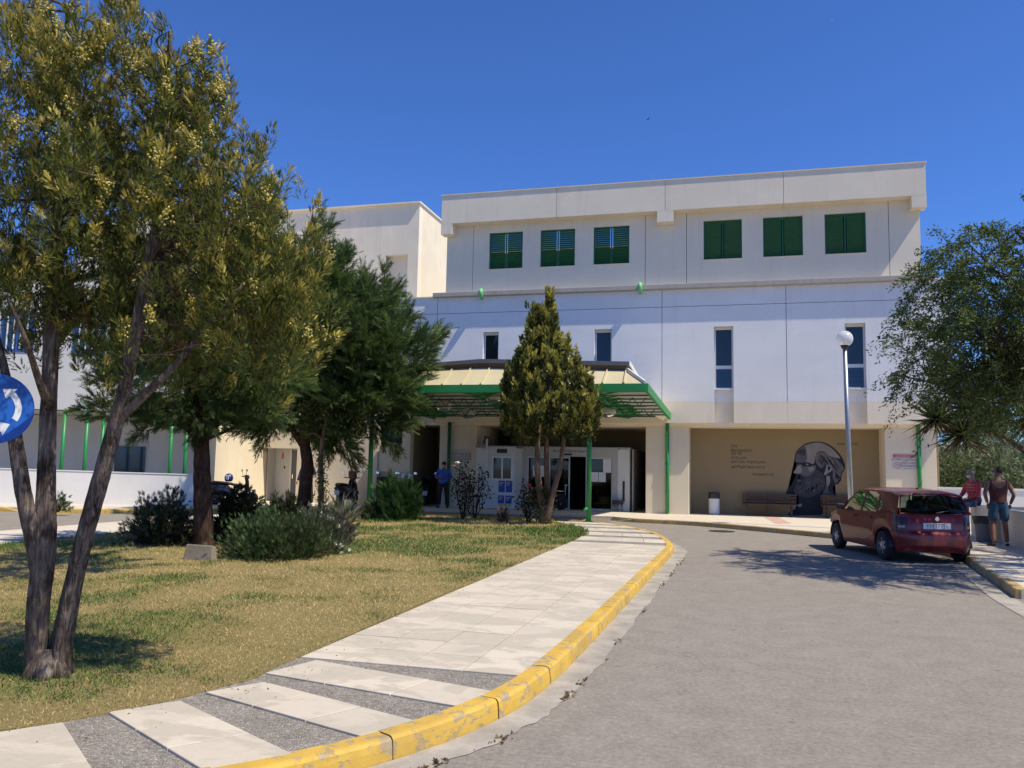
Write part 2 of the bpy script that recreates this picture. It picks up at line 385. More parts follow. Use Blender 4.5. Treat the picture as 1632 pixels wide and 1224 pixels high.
def text_on_wall(body, x, Y, z, size, mat, parent, align='LEFT', shear=0, sx=1, name='lettering'):
    """letters standing on a wall that faces -Y"""
    me = text_mesh(body, size, align, shear)
    me.transform(Matrix(((sx,0,0,x),(0,0,-1,Y),(0,1,0,z),(0,0,0,1))))
    return link(name, me, mat, parent)
# ================================================================== setting: ground, road, island, pavements
def vnoise(x, y, scale, seed=0):
    g = np.random.default_rng(seed).random((64, 64)); x, y = x*scale, y*scale
    xi, yi = np.floor(x).astype(int), np.floor(y).astype(int); fx, fy = x-xi, y-yi
    fx, fy = fx*fx*(3-2*fx), fy*fy*(3-2*fy)
    a = lambda i, j: g[(xi+i) % 64, (yi+j) % 64]
    return (a(0,0)*(1-fx)+a(1,0)*fx)*(1-fy)+(a(0,1)*(1-fx)+a(1,1)*fx)*fy
def fbm(x, y, s, seed=0): return (vnoise(x, y, s, seed)+.5*vnoise(x, y, s*2.1, seed+1)+.25*vnoise(x, y, s*4.3, seed+2))/1.75

struct(MB().add([(-1500,-1500,-.06),(1500,-1500,-.06),(1500,1500,-.06),(-1500,1500,-.06)], [(0,1,2,3)]).build('ground', 'earth'))
struct(MB().add([(-70,-25,0),(16,-25,0),(16,34,0),(-70,34,0)], [(0,1,2,3)]).build('road', 'asphalt'))

ISL = [(-9.0,1.9),(-6.2,2.0),(-4.4,2.45),(-3.15,3.1),(-2.45,3.70),(-2.0,4.28),(-1.68,4.90),(-1.49,5.50),(-1.40,6.05),(-1.345,7.0),(-1.31,8.5),(-1.28,10.5),(-1.25,12.5),(-1.20,15.5),(-1.19,17.3),
       (-1.31,18.6),(-1.68,20.5),(-2.25,22.1),(-3.05,23.6),(-4.1,24.75),(-5.6,25.35),(-8,25.6),(-11,25.3),(-13.3,24.0),(-14.8,21.6),(-15.1,18),(-15.1,10),(-15.0,5),(-13.5,2.6),(-11.2,1.95),(-9.0,1.9)]
isl = catmull(ISL, 10)
KERB_W, KERB_T = .155, .128
def kerb_run(name_parent, path, mat, stone=1.0, top=KERB_T, drops=(), step=.2):
    """kerb stones laid end to end along a path whose left side is the pavement"""
    P = resample(path, step); nl = normals2(P); per = max(2, int(round(stone/step)))
    i = 0
    while i < len(P)-1:
        j = min(i+per, len(P)-1)
        seg = P[i:j+1].copy(); n = nl[i:j+1]
        d0 = seg[1]-seg[0]; d1 = seg[-1]-seg[-2]
        seg[0] += .006*d0/np.linalg.norm(d0); seg[-1] -= .006*d1/np.linalg.norm(d1)
        lift = rnd.uniform(-.004, .004); out = rnd.uniform(-.004, .004)
        rows = []
        for p, q in zip(seg, n):
            t = top+lift
            for (cx, w) in drops:
                d = abs(p[0]-cx)
                if d < w: t = min(t, .03+max(0, (d-w*.55)/(w*.45))*(top-.03))
            r = [(out+.004, -.03), (out+.010, t*.55), (out+.016, t-.020), (out+.030, t-.004), (out+.05, t), (KERB_W, t), (KERB_W, -.03)]
            rows.append([(p[0]+q[0]*a, p[1]+q[1]*a, h) for a, h in r])
        m = MB(); R_ = np.array(rows); m.grid(R_)
        k = R_.shape[1]; b = 0; e = (len(seg)-1)*k
        m.f += [tuple(range(0, k)), tuple(range(e+k-1, e-1, -1))]
        m.build('kerb_stone', mat, name_parent)
        i = j
isl_in = isl[:, :2]+normals2(isl)*.07
island = struct(MB().prism([(p[0], p[1]) for p in isl_in[:-1]], -.05, .096).build('island', 'lawn_soil'))
kerb_run(island, isl[:-60], 'yellow_kerb', .95)

# gutter channel beside the kerb
gp = catmull(ISL[1:17], 10); gn = normals2(gp)
wid = np.interp(np.arange(len(gp)), [0, len(gp)*.5, len(gp)-14, len(gp)-1], [.26, .22, .27, .06])
gv = [(p[0], p[1], .005) for p in gp] + [(p[0]-n[0]*w*(1+.05*math.sin(i*1.7)+.06*math.sin(i*.63)), p[1]-n[1]*w*(1+.05*math.sin(i*1.7)+.06*math.sin(i*.63)), .005) for i, (p, n, w) in enumerate(zip(gp, gn, wid))]
L_ = len(gp)
struct(MB().add(gv, [(i, i+L_, i+L_+1, i+1) for i in range(L_-1)]).build('gutter', 'gutter_concrete'))

# lawn
LAWN = [(-9,2.6),(-6.2,2.85),(-4.9,3.4),(-4.02,3.98),(-3.80,4.25),(-3.66,4.5),(-3.50,4.85),(-3.42,5.15),(-3.33,5.45),(-3.36,5.7),(-3.36,6.2),(-3.38,7.1),(-3.40,8.3),(-3.42,10),(-3.36,11.8),(-3.37,14.5),(-3.34,17.8),(-3.45,20.4),(-4.2,22.4),(-4.9,23.6),(-5.6,24.8),(-8,25.2),(-11,24.9),(-12.7,23.3),(-12.75,16),(-12.75,6),(-12.4,3.4)]
lawn = struct(MB().prism([tuple(p) for p in catmull(LAWN+[LAWN[0]], 4)[:-1, :2]], .05, .118).build('lawn', 'lawn_soil'))
# pavement bed of exposed aggregate (shows as the dark strips)
PAVE = [(-4.9,3.35),(-4.05,3.9),(-3.78,4.3),(-3.4,5.2),(-3.36,7),(-3.36,17.8),(-3.45,20.4),(-4.2,22.4),(-5.1,23.9),(-5.8,24.9),(-5.6,25.22)]
inner = catmull(ISL, 10); inn = normals2(inner); inner = inner[:, :2]+inn*(KERB_W-.03)
i0 = int(np.argmin(np.hypot(inner[:, 0]+3.6, inner[:, 1]-3.2))); i1 = int(np.argmin(np.hypot(inner[:, 0]+5.4, inner[:, 1]-25.2)))
pav = struct(MB().prism(PAVE + [tuple(p) for p in inner[i0:i1][::-1]], .04, .111).build('pavement', 'aggregate'))

def kerb_x(y):
    seg = inner[i0:i1]; m = seg[:, 1] < 24.5; return float(np.interp(y, seg[m][:, 1], seg[m][:, 0]))
def slab(poly, parent=pav, top=.1245, mat='slab', gap=.006, name='paving_slab'):
    P = np.array(poly, float); c = P.mean(0); out = []
    n = len(P)
    for i in range(n):                         # shrink every corner towards the middle by the joint width
        d = c-P[i]; out.append(P[i]+d/np.linalg.norm(d)*gap*1.4)
    t = top+rnd.uniform(-.0015, .0015); b = top-.03
    m = MB(); k = n; e = .004
    inn_ = [q+(c-q)/np.linalg.norm(c-q)*e for q in out]
    v = [(*q, b) for q in out]+[(*q, t-.003) for q in out]+[(*q, t) for q in inn_]
    f = [tuple(range(2*k, 3*k))]+[(i, (i+1) % k, k+(i+1) % k, k+i) for i in range(k)]+[(k+i, k+(i+1) % k, 2*k+(i+1) % k, 2*k+i) for i in range(k)]
    m.add(v, f); return m.build(name, mat, parent)
cols = [-3.345, -2.90, -2.445, -1.99]
NR = 24; ys = np.linspace(6.13, 17.57, NR+1)
for a, b in zip(ys[:-1], ys[1:]):
    ed = cols+[None]
    for c in range(4):
        x0 = ed[c]; x1a = ed[c+1] if c < 3 else kerb_x(a)+.01; x1b = ed[c+1] if c < 3 else kerb_x(b)+.01
        slab([(x0, a), (x1a, a), (x1b, b), (x0, b)])
# near fan of slab strips: corners read off the ground
def strip(p0, p1, p2, p3, n):
    q = [G(*p, .124)[:2] for p in (p0, p1, p2, p3)]          # lawn-near, kerb-near, kerb-far, lawn-far
    def to_kerb(a, b):                                        # run the edge on until it meets the kerb
        best = None; seg = inner[i0-12:i0+60]
        for u, w_ in zip(seg[:-1], seg[1:]):
            M_ = np.array([b-a, u-w_]).T
            if abs(np.linalg.det(M_)) < 1e-9: continue
            t_, k_ = np.linalg.solve(M_, u-a)
            if 0 <= k_ <= 1 and t_ > .3 and (best is None or t_ < best): best = t_
        return a+(b-a)*best if best else b
    q[1], q[2] = to_kerb(q[0], q[1]), to_kerb(q[3], q[2])
    for k in range(n):
        a, b = k/n, (k+1)/n
        slab([q[0]*(1-a)+q[1]*a, q[0]*(1-b)+q[1]*b, q[3]*(1-b)+q[2]*b, q[3]*(1-a)+q[2]*a])
strip((421,1072), (734,1126), (788,1101), (504,1051), 3)
strip((326,1103), (581,1175), (668,1149), (421,1086), 3)
strip((171,1135), (330,1232), (470,1202), (288,1116), 3)
strip((-60,1175), (40,1290), (166,1250), (102,1150), 3)
# far strips
for a, b in ((18.1,19.1),(19.6,20.5),(21.0,21.9),(22.35,23.15),(23.5,24.2)):
    xl = lambda y: float(np.interp(y, [17.8,20.4,22.4,23.9,24.9], [-3.34,-3.45,-4.15,-5.0,-5.7]))
    x0a, x0b, x1a, x1b = xl(a), xl(b), kerb_x(a)+.01, kerb_x(b)+.01
    for k in range(4):
        s, t = k/4, (k+1)/4
        slab([(x0a+(x1a-x0a)*s, a), (x0a+(x1a-x0a)*t, a), (x0b+(x1b-x0b)*t, b), (x0b+(x1b-x0b)*s, b)])
# far-left pavement of the island
struct(MB().prism([(-14.95,4.5),(-12.7,4.5),(-12.7,23.2),(-13.3,23.75),(-14.65,21.5),(-14.95,18)], .03, .126).build('side_pavement', 'plaza_slab'))

# plaza and right-hand pavement in front of the building
LK = [(-33,17.2),(-27,19.5),(-23,20.9),(-21,21.25),(-19.9,21.4),(-18.9,22.0),(-16.7,24.1),(-14.6,26.2),(-12.6,27.3),(-10.6,27.6)]
RK = [(-3.9,27.45),(-3.2,26.9),(-1.3,26.35),(.5,24.95),(2.4,23.15),(3.45,21.8),(4.1,20.2),(4.36,18.6),(4.15,16.6),(3.95,14.9),(3.72,13.0)]
lk, rk = catmull(LK, 8)[:, :2], catmull(RK, 8)[:, :2]
poly = [tuple(p) for p in lk+normals2(lk)*.08]+[tuple(p) for p in rk+normals2(rk)*.08]+[(12,12.6),(12,33.5),(-45,33.5),(-45,14)]
plaza = struct(MB().prism(poly, -.04, .131).build('plaza', 'plaza_slab'))
kerb_run(plaza, lk, 'yellow_kerb', 1.0, .134, drops=((-20.9, 1.1), (-10.4, .9)))
kerb_run(plaza, rk, 'old_kerb', 1.0, .134, drops=((-4.1, .95),))
# gutter along the right-hand kerb
g2 = catmull(RK[-4:]+[(3.62,11.2)], 8)[:, :2]; n2 = normals2(g2)
L2 = len(g2)
struct(MB().add([(*p, .006) for p in g2]+[(*(p-n*.30), .006) for p, n in zip(g2, n2)], [(i, i+L2, i+L2+1, i+1) for i in range(L2-1)]).build('gutter', 'gutter_concrete'))
# drop-off paving under the canopy, ramping up to the porch
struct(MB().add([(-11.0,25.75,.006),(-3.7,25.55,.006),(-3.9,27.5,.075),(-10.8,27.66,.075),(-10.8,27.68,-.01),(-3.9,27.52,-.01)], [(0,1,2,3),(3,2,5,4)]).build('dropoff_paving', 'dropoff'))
pink = [G(1213,821.5,.135)[:2], G(1232,821.5,.135)[:2], G(1262,834,.135)[:2], G(1236,834,.135)[:2]]
plain('pink_line', (.52, .33, .27), .9, 0, .25, 9)
struct(MB().add([(*p, .1362) for p in pink], [(0,1,2,3)]).build('painted_line', 'pink_line'))

# manhole cover in the road
mh = G(1150, 847)
o = MB().lathe([(.36,.0),(.36,.010),(.30,.010),(.30,.006),(.0,.006)], 28, (mh[0], mh[1], .001)).build('manhole_cover', 'dark_metal')
tag(o, 'round dark iron manhole cover set in the road before the plaza kerb', 'manhole cover')

# low white walls and planter at the right end
w = thing('planter_wall', 'low rendered planter wall beside the parked red car, man in red jacket sitting on it', 'wall', (6, 22, .13))
MB().prism([(6.0,24.3),(6.12,18.0),(6.36,18.0),(6.24,24.06),(11.5,24.06),(11.5,24.3)], .12, .90).build('wall_body', 'pale_stucco', w)
MB().prism([(5.98,24.32),(6.10,17.98),(6.38,17.98),(6.26,24.04),(11.5,24.04),(11.5,24.32)], .90, .925).build('coping', 'grey_stucco', w)
MB().prism([(6.25,24.05),(6.36,18.0),(11.5,18.0),(11.5,24.05)], .1, .62).build('planter_soil', 'earth', w)
w = thing('boundary_wall', 'white rendered boundary wall running right from the building corner, scrub behind it', 'wall', (8, 30.5, 0))
MB().box(6.62, 40, 30.35, 30.6, -.05, 1.24).build('wall_body', 'ramp_white', w)
MB().box(6.60, 40.05, 30.32, 30.63, 1.24, 1.30).build('coping', 'ramp_white', w)

# hill beyond
hx = np.linspace(2, 130, 34); hy = np.linspace(36, 150, 26)
H = np.array([[(x, y, -.05+max(0, (y-40))*.055+1.6*max(0, min(1, (y-40)/30))*math.sin(x*.07+y*.05)**2) for y in hy] for x in hx])
plain('scrub_soil', (.16, .155, .085), 1, 0, .3, .4, .5, 3)
struct(MB().grid(H).build('hill', 'scrub_soil', smooth=True))
# ================================================================== buildings
def relief(x0, x1, z0, z1, Y, feats=(), thick=.3, mb=None):
    """wall facing -Y as a stepped surface; feats = (xa, xb, za, zb, depth or None for a through opening)"""
    xs = sorted({x0, x1, *[min(max(v, x0), x1) for f in feats for v in f[:2]]}); zs = sorted({z0, z1, *[min(max(v, z0), z1) for f in feats for v in f[2:4]]})
    nx, nz = len(xs)-1, len(zs)-1
    D = [[0.0]*nz for _ in range(nx)]
    for i in range(nx):
        for j in range(nz):
            cx, cz = (xs[i]+xs[i+1])/2, (zs[j]+zs[j+1])/2
            for f in feats:
                if f[0] < cx < f[1] and f[2] < cz < f[3]: D[i][j] = f[4]
    m = mb or MB(); dep = lambda i, j: (thick if D[i][j] is None else D[i][j])
    for i in range(nx):
        for j in range(nz):
            a, b, c, d = xs[i], xs[i+1], zs[j], zs[j+1]; y = Y+dep(i, j)
            if D[i][j] is not None: m.add([(a,y,c),(b,y,c),(b,y,d),(a,y,d)], [(0,1,2,3)])
            if i+1 < nx and abs(dep(i, j)-dep(i+1, j)) > 1e-6:
                y2 = Y+dep(i+1, j); q = [(b,y,c),(b,y2,c),(b,y2,d),(b,y,d)]; m.add(q, [(0,1,2,3)])
            if j+1 < nz and abs(dep(i, j)-dep(i, j+1)) > 1e-6:
                y2 = Y+dep(i, j+1); q = [(a,y,d),(b,y,d),(b,y2,d),(a,y2,d)]; m.add(q, [(0,1,2,3)])
    e = Y+thick
    for i in range(nx):
        for (j, z) in ((0, z0), (nz-1, z1)):
            y = Y+dep(i, j); m.add([(xs[i],y,z),(xs[i+1],y,z),(xs[i+1],e,z),(xs[i],e,z)], [(0,1,2,3)])
    for j in range(nz):
        for (i, x) in ((0, x0), (nx-1, x1)):
            y = Y+dep(i, j); m.add([(x,y,zs[j]),(x,e,zs[j]),(x,e,zs[j+1]),(x,y,zs[j+1])], [(0,1,2,3)])
    return m
def wpart(name, parent, mat, *boxes, bevel=0):
    m = MB()
    for b in boxes: m.box(*b)
    return m.build(name, mat, parent, bevel=bevel)

B = thing('hospital_building', 'pale three storey hospital block with white middle storey, green shutters and roof parapet', 'building', (-2, 30, 0))
# hidden cores that close the volumes
wpart('upper_core', B, 'grey_stucco', (-18.3, 6.95, 30.36, 44, 3.66, 8.12))
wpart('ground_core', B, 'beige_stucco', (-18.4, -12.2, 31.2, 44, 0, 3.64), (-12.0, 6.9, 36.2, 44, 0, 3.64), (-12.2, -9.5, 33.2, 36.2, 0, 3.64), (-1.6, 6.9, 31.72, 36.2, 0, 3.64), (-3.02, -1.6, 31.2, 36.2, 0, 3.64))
wpart('soffit', B, 'pale_stucco', (-12.06, 6.98, 30.28, 36.2, 3.25, 3.655))
# white storey in panels between the control joints
G_ = .009
WX = [-18.5, -15.2, -11.1, -6.8, -2.46, 1.82, 7.0]
slots = [(-9.22, -8.60), (-4.92, -4.28), (-.63, .03), (3.72, 4.38)]
for a, b in zip(WX[:-1], WX[1:]):
    for (c, d) in ((4.13, 7.57), (7.57, 8.2)):
        fe = [(s, t, 4.56, 6.81, .26) for s, t in slots if a < s < b and c < 5]
        fe += [(s, t, 4.0, 4.56, .22) for s, t in slots if a < s < b and c < 5 and s > -2]
        relief(a+G_, b-G_, c+(0 if c < 5 else G_), d-(G_ if c < 5 else 0), 30.0, fe, .34).build('wall_panel', 'white_stucco', B)
    if a >= -11.2:
        fe = [(s, t, 3.2, 4.2, .22) for s, t in slots if a < s < b and s > -2]
        relief(a+.002, b-.002, 3.37, 4.128, 30.0, fe, .34).build('band_panel', 'pale_stucco', B)
wpart('joint_backing', B, 'grey_stucco', (-18.45, 6.96, 30.30, 30.35, 4.14, 8.15))
# glazed slot windows
for s, t in slots:
    wf = relief(s+.005, t-.005, 4.565, 6.805, 30.16, [(s+.06, t-.06, 5.42, 6.74, None), (s+.06, t-.06, 4.63, 5.30, None)], .06).build('window', 'alu', B)
    wpart('pane', wf, 'pane_dark', (s+.04, t-.04, 30.19, 30.205, 5.40, 6.76)); wpart('pane', wf, 'pane_blue', (s+.04, t-.04, 30.185, 30.20, 4.61, 5.32))
    wpart('roller_box', wf, 'cream_stucco', (s+.01, t-.01, 30.10, 30.155, 6.70, 6.80)); wpart('sill', wf, 'white_paint', (s+.003, t-.003, 30.03, 30.158, 4.545, 4.562+.03))
    if s > -2:
        m = MB()
        for q in (4.80, 4.98, 5.14): m.box(s+.06, t-.06, 30.17, 30.183, q, q+.012)
        m.build('glazing_bar', 'pane_dark', wf)
# lower left wall with niches, door recess and barred window
LWF = [(-18.5, -16.9, .1, 2.27, None), (-13.42, -12.40, .1, 4.12, .05), (-13.36, -12.42, 2.47, 3.36, .24), (-13.36, -12.42, .1, 1.42, .22)]
relief(-18.5, -12.06, .1, 4.128, 30.0, LWF, .34).build('lower_wall', 'cream_stucco', B)
wpart('door_recess', B, 'grey_stucco', (-18.5, -16.85, 30.9, 31.0, .1, 2.4), (-18.42, -18.40, 30.34, 30.9, .1, 2.3), (-16.92, -16.88, 30.34, 30.9, .1, 2.3), (-18.45, -16.85, 30.34, 30.95, 2.27, 2.3))
dd = wpart('side_door', B, 'cap_grey', (-17.62, -16.98, 30.86, 30.898, .14, 2.2)); wpart('door_frame', dd, 'alu', (-17.70, -17.62, 30.84, 30.899, .14, 2.26)); wpart('handle', dd, 'chrome', (-17.55, -17.50, 30.80, 30.858, 1.05, 1.22))
wpart('wall_box', B, 'black_plastic', (-17.98, -17.93, 30.86, 30.899, 1.45, 1.55)); wpart('red_notice', B, 'ink_red', (-18.1, -18.02, 30.885, 30.897, 1.85, 2.1))
gw = relief(-13.35, -12.43, 2.48, 3.35, 30.16, [(-13.30, -12.48, 2.53, 3.30, None)], .05).build('barred_window', 'green_dark', B)
wpart('pane', gw, 'pane_dark', (-13.32, -12.46, 30.215, 30.225, 2.5, 3.33))
m = MB()
for k in range(1, 8): m.box(-13.3+k*.1025-.008, -13.3+k*.1025+.008, 30.155, 30.17, 2.53, 3.30)
for k in range(1, 8): m.box(-13.3, -12.48, 30.171, 30.184, 2.53+k*.096-.008, 2.53+k*.096+.008)
m.build('grille', 'green_dark', gw)
# recess by the porch, columns and ground-floor walls
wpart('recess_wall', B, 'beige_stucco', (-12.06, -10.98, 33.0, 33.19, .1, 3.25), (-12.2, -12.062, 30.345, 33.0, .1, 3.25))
wpart('column', B, 'cream_stucco', (-10.97, -9.46, 30.30, 33.1, .1, 3.248), bevel=.012)
wpart('column', B, 'cream_stucco', (-3.06, -1.53, 30.30, 31.6, .1, 3.248), bevel=.012)
wpart('column', B, 'cream_stucco', (4.95, 6.52, 30.30, 31.6, .1, 3.248), bevel=.012)
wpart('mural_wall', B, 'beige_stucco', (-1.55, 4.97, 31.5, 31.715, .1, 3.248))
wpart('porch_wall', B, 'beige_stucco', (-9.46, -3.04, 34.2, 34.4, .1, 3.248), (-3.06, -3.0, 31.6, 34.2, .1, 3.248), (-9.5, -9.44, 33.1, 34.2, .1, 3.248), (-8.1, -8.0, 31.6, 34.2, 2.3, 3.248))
for x in (-10.56, -2.28, 5.98):
    dp = MB().tube([(x, 30.23, 3.36), (x, 30.23, .15)], .065, 12).build('downpipe', 'green_dark' if x < -9 else 'green', B, smooth=True)
    for z in (.9, 1.9, 2.9): MB().lathe([(.066,0),(.078,.0),(.078,.05),(.066,.05)], 12, (x, 30.23, z)).build('pipe_clip', 'green', dp)
# third storey: screen wall with shuttered windows
SHW = [(-9.15, -7.80), (-7.10, -5.75), (-5.04, -3.69), (-.99, .36), (1.09, 2.44), (3.17, 4.52)]
JX = [-10.9, -9.8, -3.1, -1.6, 5.25, 6.25]
for a, b in zip(JX[:-1], JX[1:]):
    fe = [(s, t, 9.33, 10.78, None) for s, t in SHW if a < s < b]
    relief(a+G_, b-G_, 8.36, 11.12, 30.3, fe, .22).build('wall_panel', 'pale_stucco', B)
wpart('storey_core', B, 'grey_stucco', (-2.2, 6.2, 30.75, 40, 8.2, 11.6), (-10.88, -10.6, 30.53, 33.4, 8.2, 11.1), (-10.88, -2.2, 30.53, 30.54, 8.2, 9.30))
for _a, _b in ((-10.86, -9.3), (-3.5, -1.2), (4.7, 6.2)): wpart('joint_backing', B, 'grey_stucco', (_a, _b, 30.525, 30.60, 8.43, 11.1))
wpart('rear_screen', B, 'green_slat', (-10.6, -2.2, 33.2, 33.4, 8.2, 10.72)); wpart('rear_coping', B, 'pale_stucco', (-10.6, -2.2, 33.1, 33.5, 10.72, 10.80))
slat_me = None
for k, (s, t) in enumerate(SHW):
    wn_ = relief(s+.004, t-.004, 9.334, 10.776, 30.38, [(s+.05, (s+t)/2-.025, 9.37, 10.74, None), ((s+t)/2+.025, t-.05, 9.37, 10.74, None)], .05).build('shutter_window', 'green_slat', B)
    openw = k < 3
    if not openw: wpart('unlit_room_panel', wn_, 'interior_shade', (s+.01, t-.01, 30.66, 30.70, 9.34, 10.77), (s-.02, s+.0, 30.53, 30.7, 9.3, 10.8), (t, t+.02, 30.53, 30.7, 9.3, 10.8))  # near-black panels stand for the unlit room behind the slats
    nsl = 17; hw = (t-s)/4-.05
    for side in (0, 1):
        cx = s+.05+hw+.0 if side == 0 else t-.05-hw
        for q in range(nsl):
            key = 'open' if openw else 'closed'
            if slat_me is None: slat_me = {}
            if key not in slat_me:
                ang = math.radians(44 if openw else 58)
                mm = MB(); dx = hw-.004; c_, s_ = math.cos(ang), math.sin(ang)
                mm.obox((0,0,0), (dx,0,0), (0, c_*.040, -s_*.040), (0, s_*.005, c_*.005)); slat_me[key] = mm.mesh('slat'); slat_me[key].materials.append(MATS['green_slat'])
            so = bpy.data.objects.new('slat', slat_me[key]); sc.collection.objects.link(so); so.location = (cx, 30.405, 9.41+q*(1.33/(nsl-1))*.99)
            attach(so, wn_)
    wpart('sill', wn_, 'pale_stucco', (s-.04, t+.04, 30.27, 30.37, 9.295, 9.328))
# parapet band with piers, ledge, coping
for a, b in zip([-11.0, -6.39, -2.34, 1.78], [-6.39, -2.34, 1.78, 6.38]):
    wpart('parapet_panel', B, 'pale_stucco', (a+G_, b-G_, 29.85, 30.5, 11.12, 12.24))
wpart('parapet_backing', B, 'grey_stucco', (-10.98, 6.36, 29.88, 30.49, 11.14, 12.22))
for a, b in ((-11.0, -10.54), (-2.63, -2.04), (5.91, 6.38)): wpart('pier', B, 'pale_stucco', (a, b, 29.852, 30.29, 10.70, 11.13))
wpart('coping', B, 'cream_stucco', (-11.03, 6.41, 29.82, 30.54, 12.242, 12.285))
wpart('ledge', B, 'ledge', (-11.25, 6.47, 29.80, 30.60, 8.205, 8.37), bevel=.01); wpart('coping', B, 'pale_stucco', (6.47, 7.05, 29.93, 30.6, 8.205, 8.26)); wpart('coping', B, 'pale_stucco', (-18.5, -11.25, 29.95, 31, 8.205, 8.26))
for x in (-9.26, -3.23): MB().tube([(x, 29.9, 8.10), (x, 29.72, 8.16), (x, 29.66, 8.30), (x, 29.74, 8.42)], [.06, .075, .085, .07], 10).build('roof_spout', 'green_pale', B, smooth=True)

# lettered wall signs (things hanging on the columns)
def wall_sign(x0, x1, z0, z1, label, red):
    s = thing('wall_sign', label, 'sign', ((x0+x1)/2, 30.29, z0)); W = x1-x0; H = z1-z0; Y = 30.284
    wpart('board', s, 'sign_board', (x0, x1, Y, 30.298, z0, z1))
    if red: wpart('red_band', s, 'ink_red', (x0+.02, x1-.02, Y-.003, Y, z1-.22*H, z1-.02*H)); text_on_wall('ΑΠΑΓΟΡΕΥΕΤΑΙ', (x0+x1)/2, Y-.0045, z1-.19*H, .16*H, 'sign_board', s, 'CENTER', sx=.95*W/H*.62)
    text_on_wall('ΑΥΣΤΗΡΑ ΤΟ ΚΑΠΝΙΣΜΑ', (x0+x1)/2, Y-.003, z1-.40*H, .155*H, 'ink_black', s, 'CENTER', sx=.85)
    text_on_wall('ΣΤΟΥΣ ΧΩΡΟΥΣ', x1-.28*W, Y-.003, z1-.61*H, .17*H, 'ink_black', s, 'CENTER', sx=.75)
    text_on_wall('ΤΟΥ ΝΟΣΟΚΟΜΕΙΟΥ', x1-.29*W, Y-.003, z1-.80*H, .17*H, 'ink_black', s, 'CENTER', sx=.68)
    wpart('underline', s, 'ink_black', (x1-.56*W, x1-.05*W, Y-.002, Y, z1-.91*H, z1-.895*H))
    cx, cz, r = x0+.21*W, z1-.70*H, .20*H
    ring = MB(); n = 28
    v = [(cx+q*math.cos(2*math.pi*i/n)*1.15, Y-.003, cz+q*math.sin(2*math.pi*i/n)) for q in (r, r*.86) for i in range(n)]
    ring.add(v, [(i, (i+1) % n, n+(i+1) % n, n+i) for i in range(n)])
    ring.beam((cx-r*.75, Y-.003, cz+r*.7), (cx+r*.75, Y-.003, cz-r*.7), .002, .012, (0,1,0)); ring.build('ban_ring', 'ink_red', s)
    g = MB().beam((cx-r*.6, Y-.004, cz-r*.25), (cx+r*.6, Y-.004, cz+r*.22), .002, .03, (0,1,0)); g.build('cigarette', 'ink_black', s)
wall_sign(*[PY(1422.5, 740, 30.28)[0], PY(1461, 740, 30.28)[0], PY(1440, 749, 30.28)[2], PY(1440, 724, 30.28)[2]], 'no smoking sign with red heading on the column right of the mural', True)
wall_sign(PY(720, 730, 30.28)[0], PY(749, 730, 30.28)[0], PY(735, 737, 30.28)[2], PY(735, 716, 30.28)[2], 'faded no smoking notice on the column above the man in blue shirt', False)

# entrance: glazed vestibule inside the porch
plain('shaded_white_frame', (.46, .45, .43), .6, 0, .08, 2)  # white frame paint darkened, porch shade put into the colour
V = thing('entrance_vestibule', 'white framed glass entrance vestibule inside the shaded porch', 'entrance', (-6, 31, .13))
relief(-8.26, -4.16, .132, 2.47, 31.0, [(-7.65, -4.36, .1, 2.13, None)], .18).build('front_frame', 'shaded_white_frame', V)
wpart('side_return', V, 'white_paint', (-4.16, -3.72, 31.02, 31.2, .132, 2.42), (-8.26, -8.1, 31.18, 34.2, .132, 2.47)); wpart('roof', V, 'white_paint', (-8.26, -3.72, 31.18, 34.2, 2.42, 2.5))
wpart('side_wall', V, 'shaded_white_frame', (-3.655, -3.60, 31.2, 34.18, .132, 2.42)); wpart('unlit_room_lining', V, 'interior_shade', (-8.1, -3.1, 34.15, 34.19, .132, 2.42), (-3.72, -3.66, 31.2, 34.2, .132, 2.42), (-8.1, -3.7, 31.3, 34.2, .1315, .134))  # near-black lining stands for the unlit room inside
for a, b in ((-7.65, -6.75), (-5.38, -4.36)):
    f = relief(a+.004, b-.004, .14, 2.126, 31.06, [(a+.05, b-.05, .2, 2.06, None)], .05).build('sliding_door' if a < -6 else 'fixed_light', 'alu', V)
    wpart('pane', f, 'door_glass', (a+.03, b-.03, 31.08, 31.09, .18, 2.08))
f = relief(-6.9, -6.0, .14, 2.126, 31.13, [(-6.85, -6.05, .2, 2.06, None)], .04).build('sliding_door', 'alu', V); wpart('pane', f, 'door_glass', (-6.88, -6.03, 31.145, 31.152, .18, 2.08))
text_on_wall('Κεντρικη Εισοδος Νοσοκομειου', -5.95, 30.996, 2.30, .125, 'ink_black', V, 'CENTER', sx=.72)
wpart('sensor', V, 'black_plastic', (-6.2, -5.9, 30.96, 31.0, 2.18, 2.24)); wpart('handle_rail', V, 'dark_metal', (-3.98, -3.90, 30.99, 31.02, .5, 1.25))
for a, z, w_, h in ((-7.42, 1.35, .62, .42), (-5.16, 1.2, .26, .36), (-4.88, 1.2, .26, .36), (-4.72, 1.55, .30, .5)): wpart('paper_notice', V, 'paper_white', (a, a+w_, 31.045, 31.056, z, z+h))

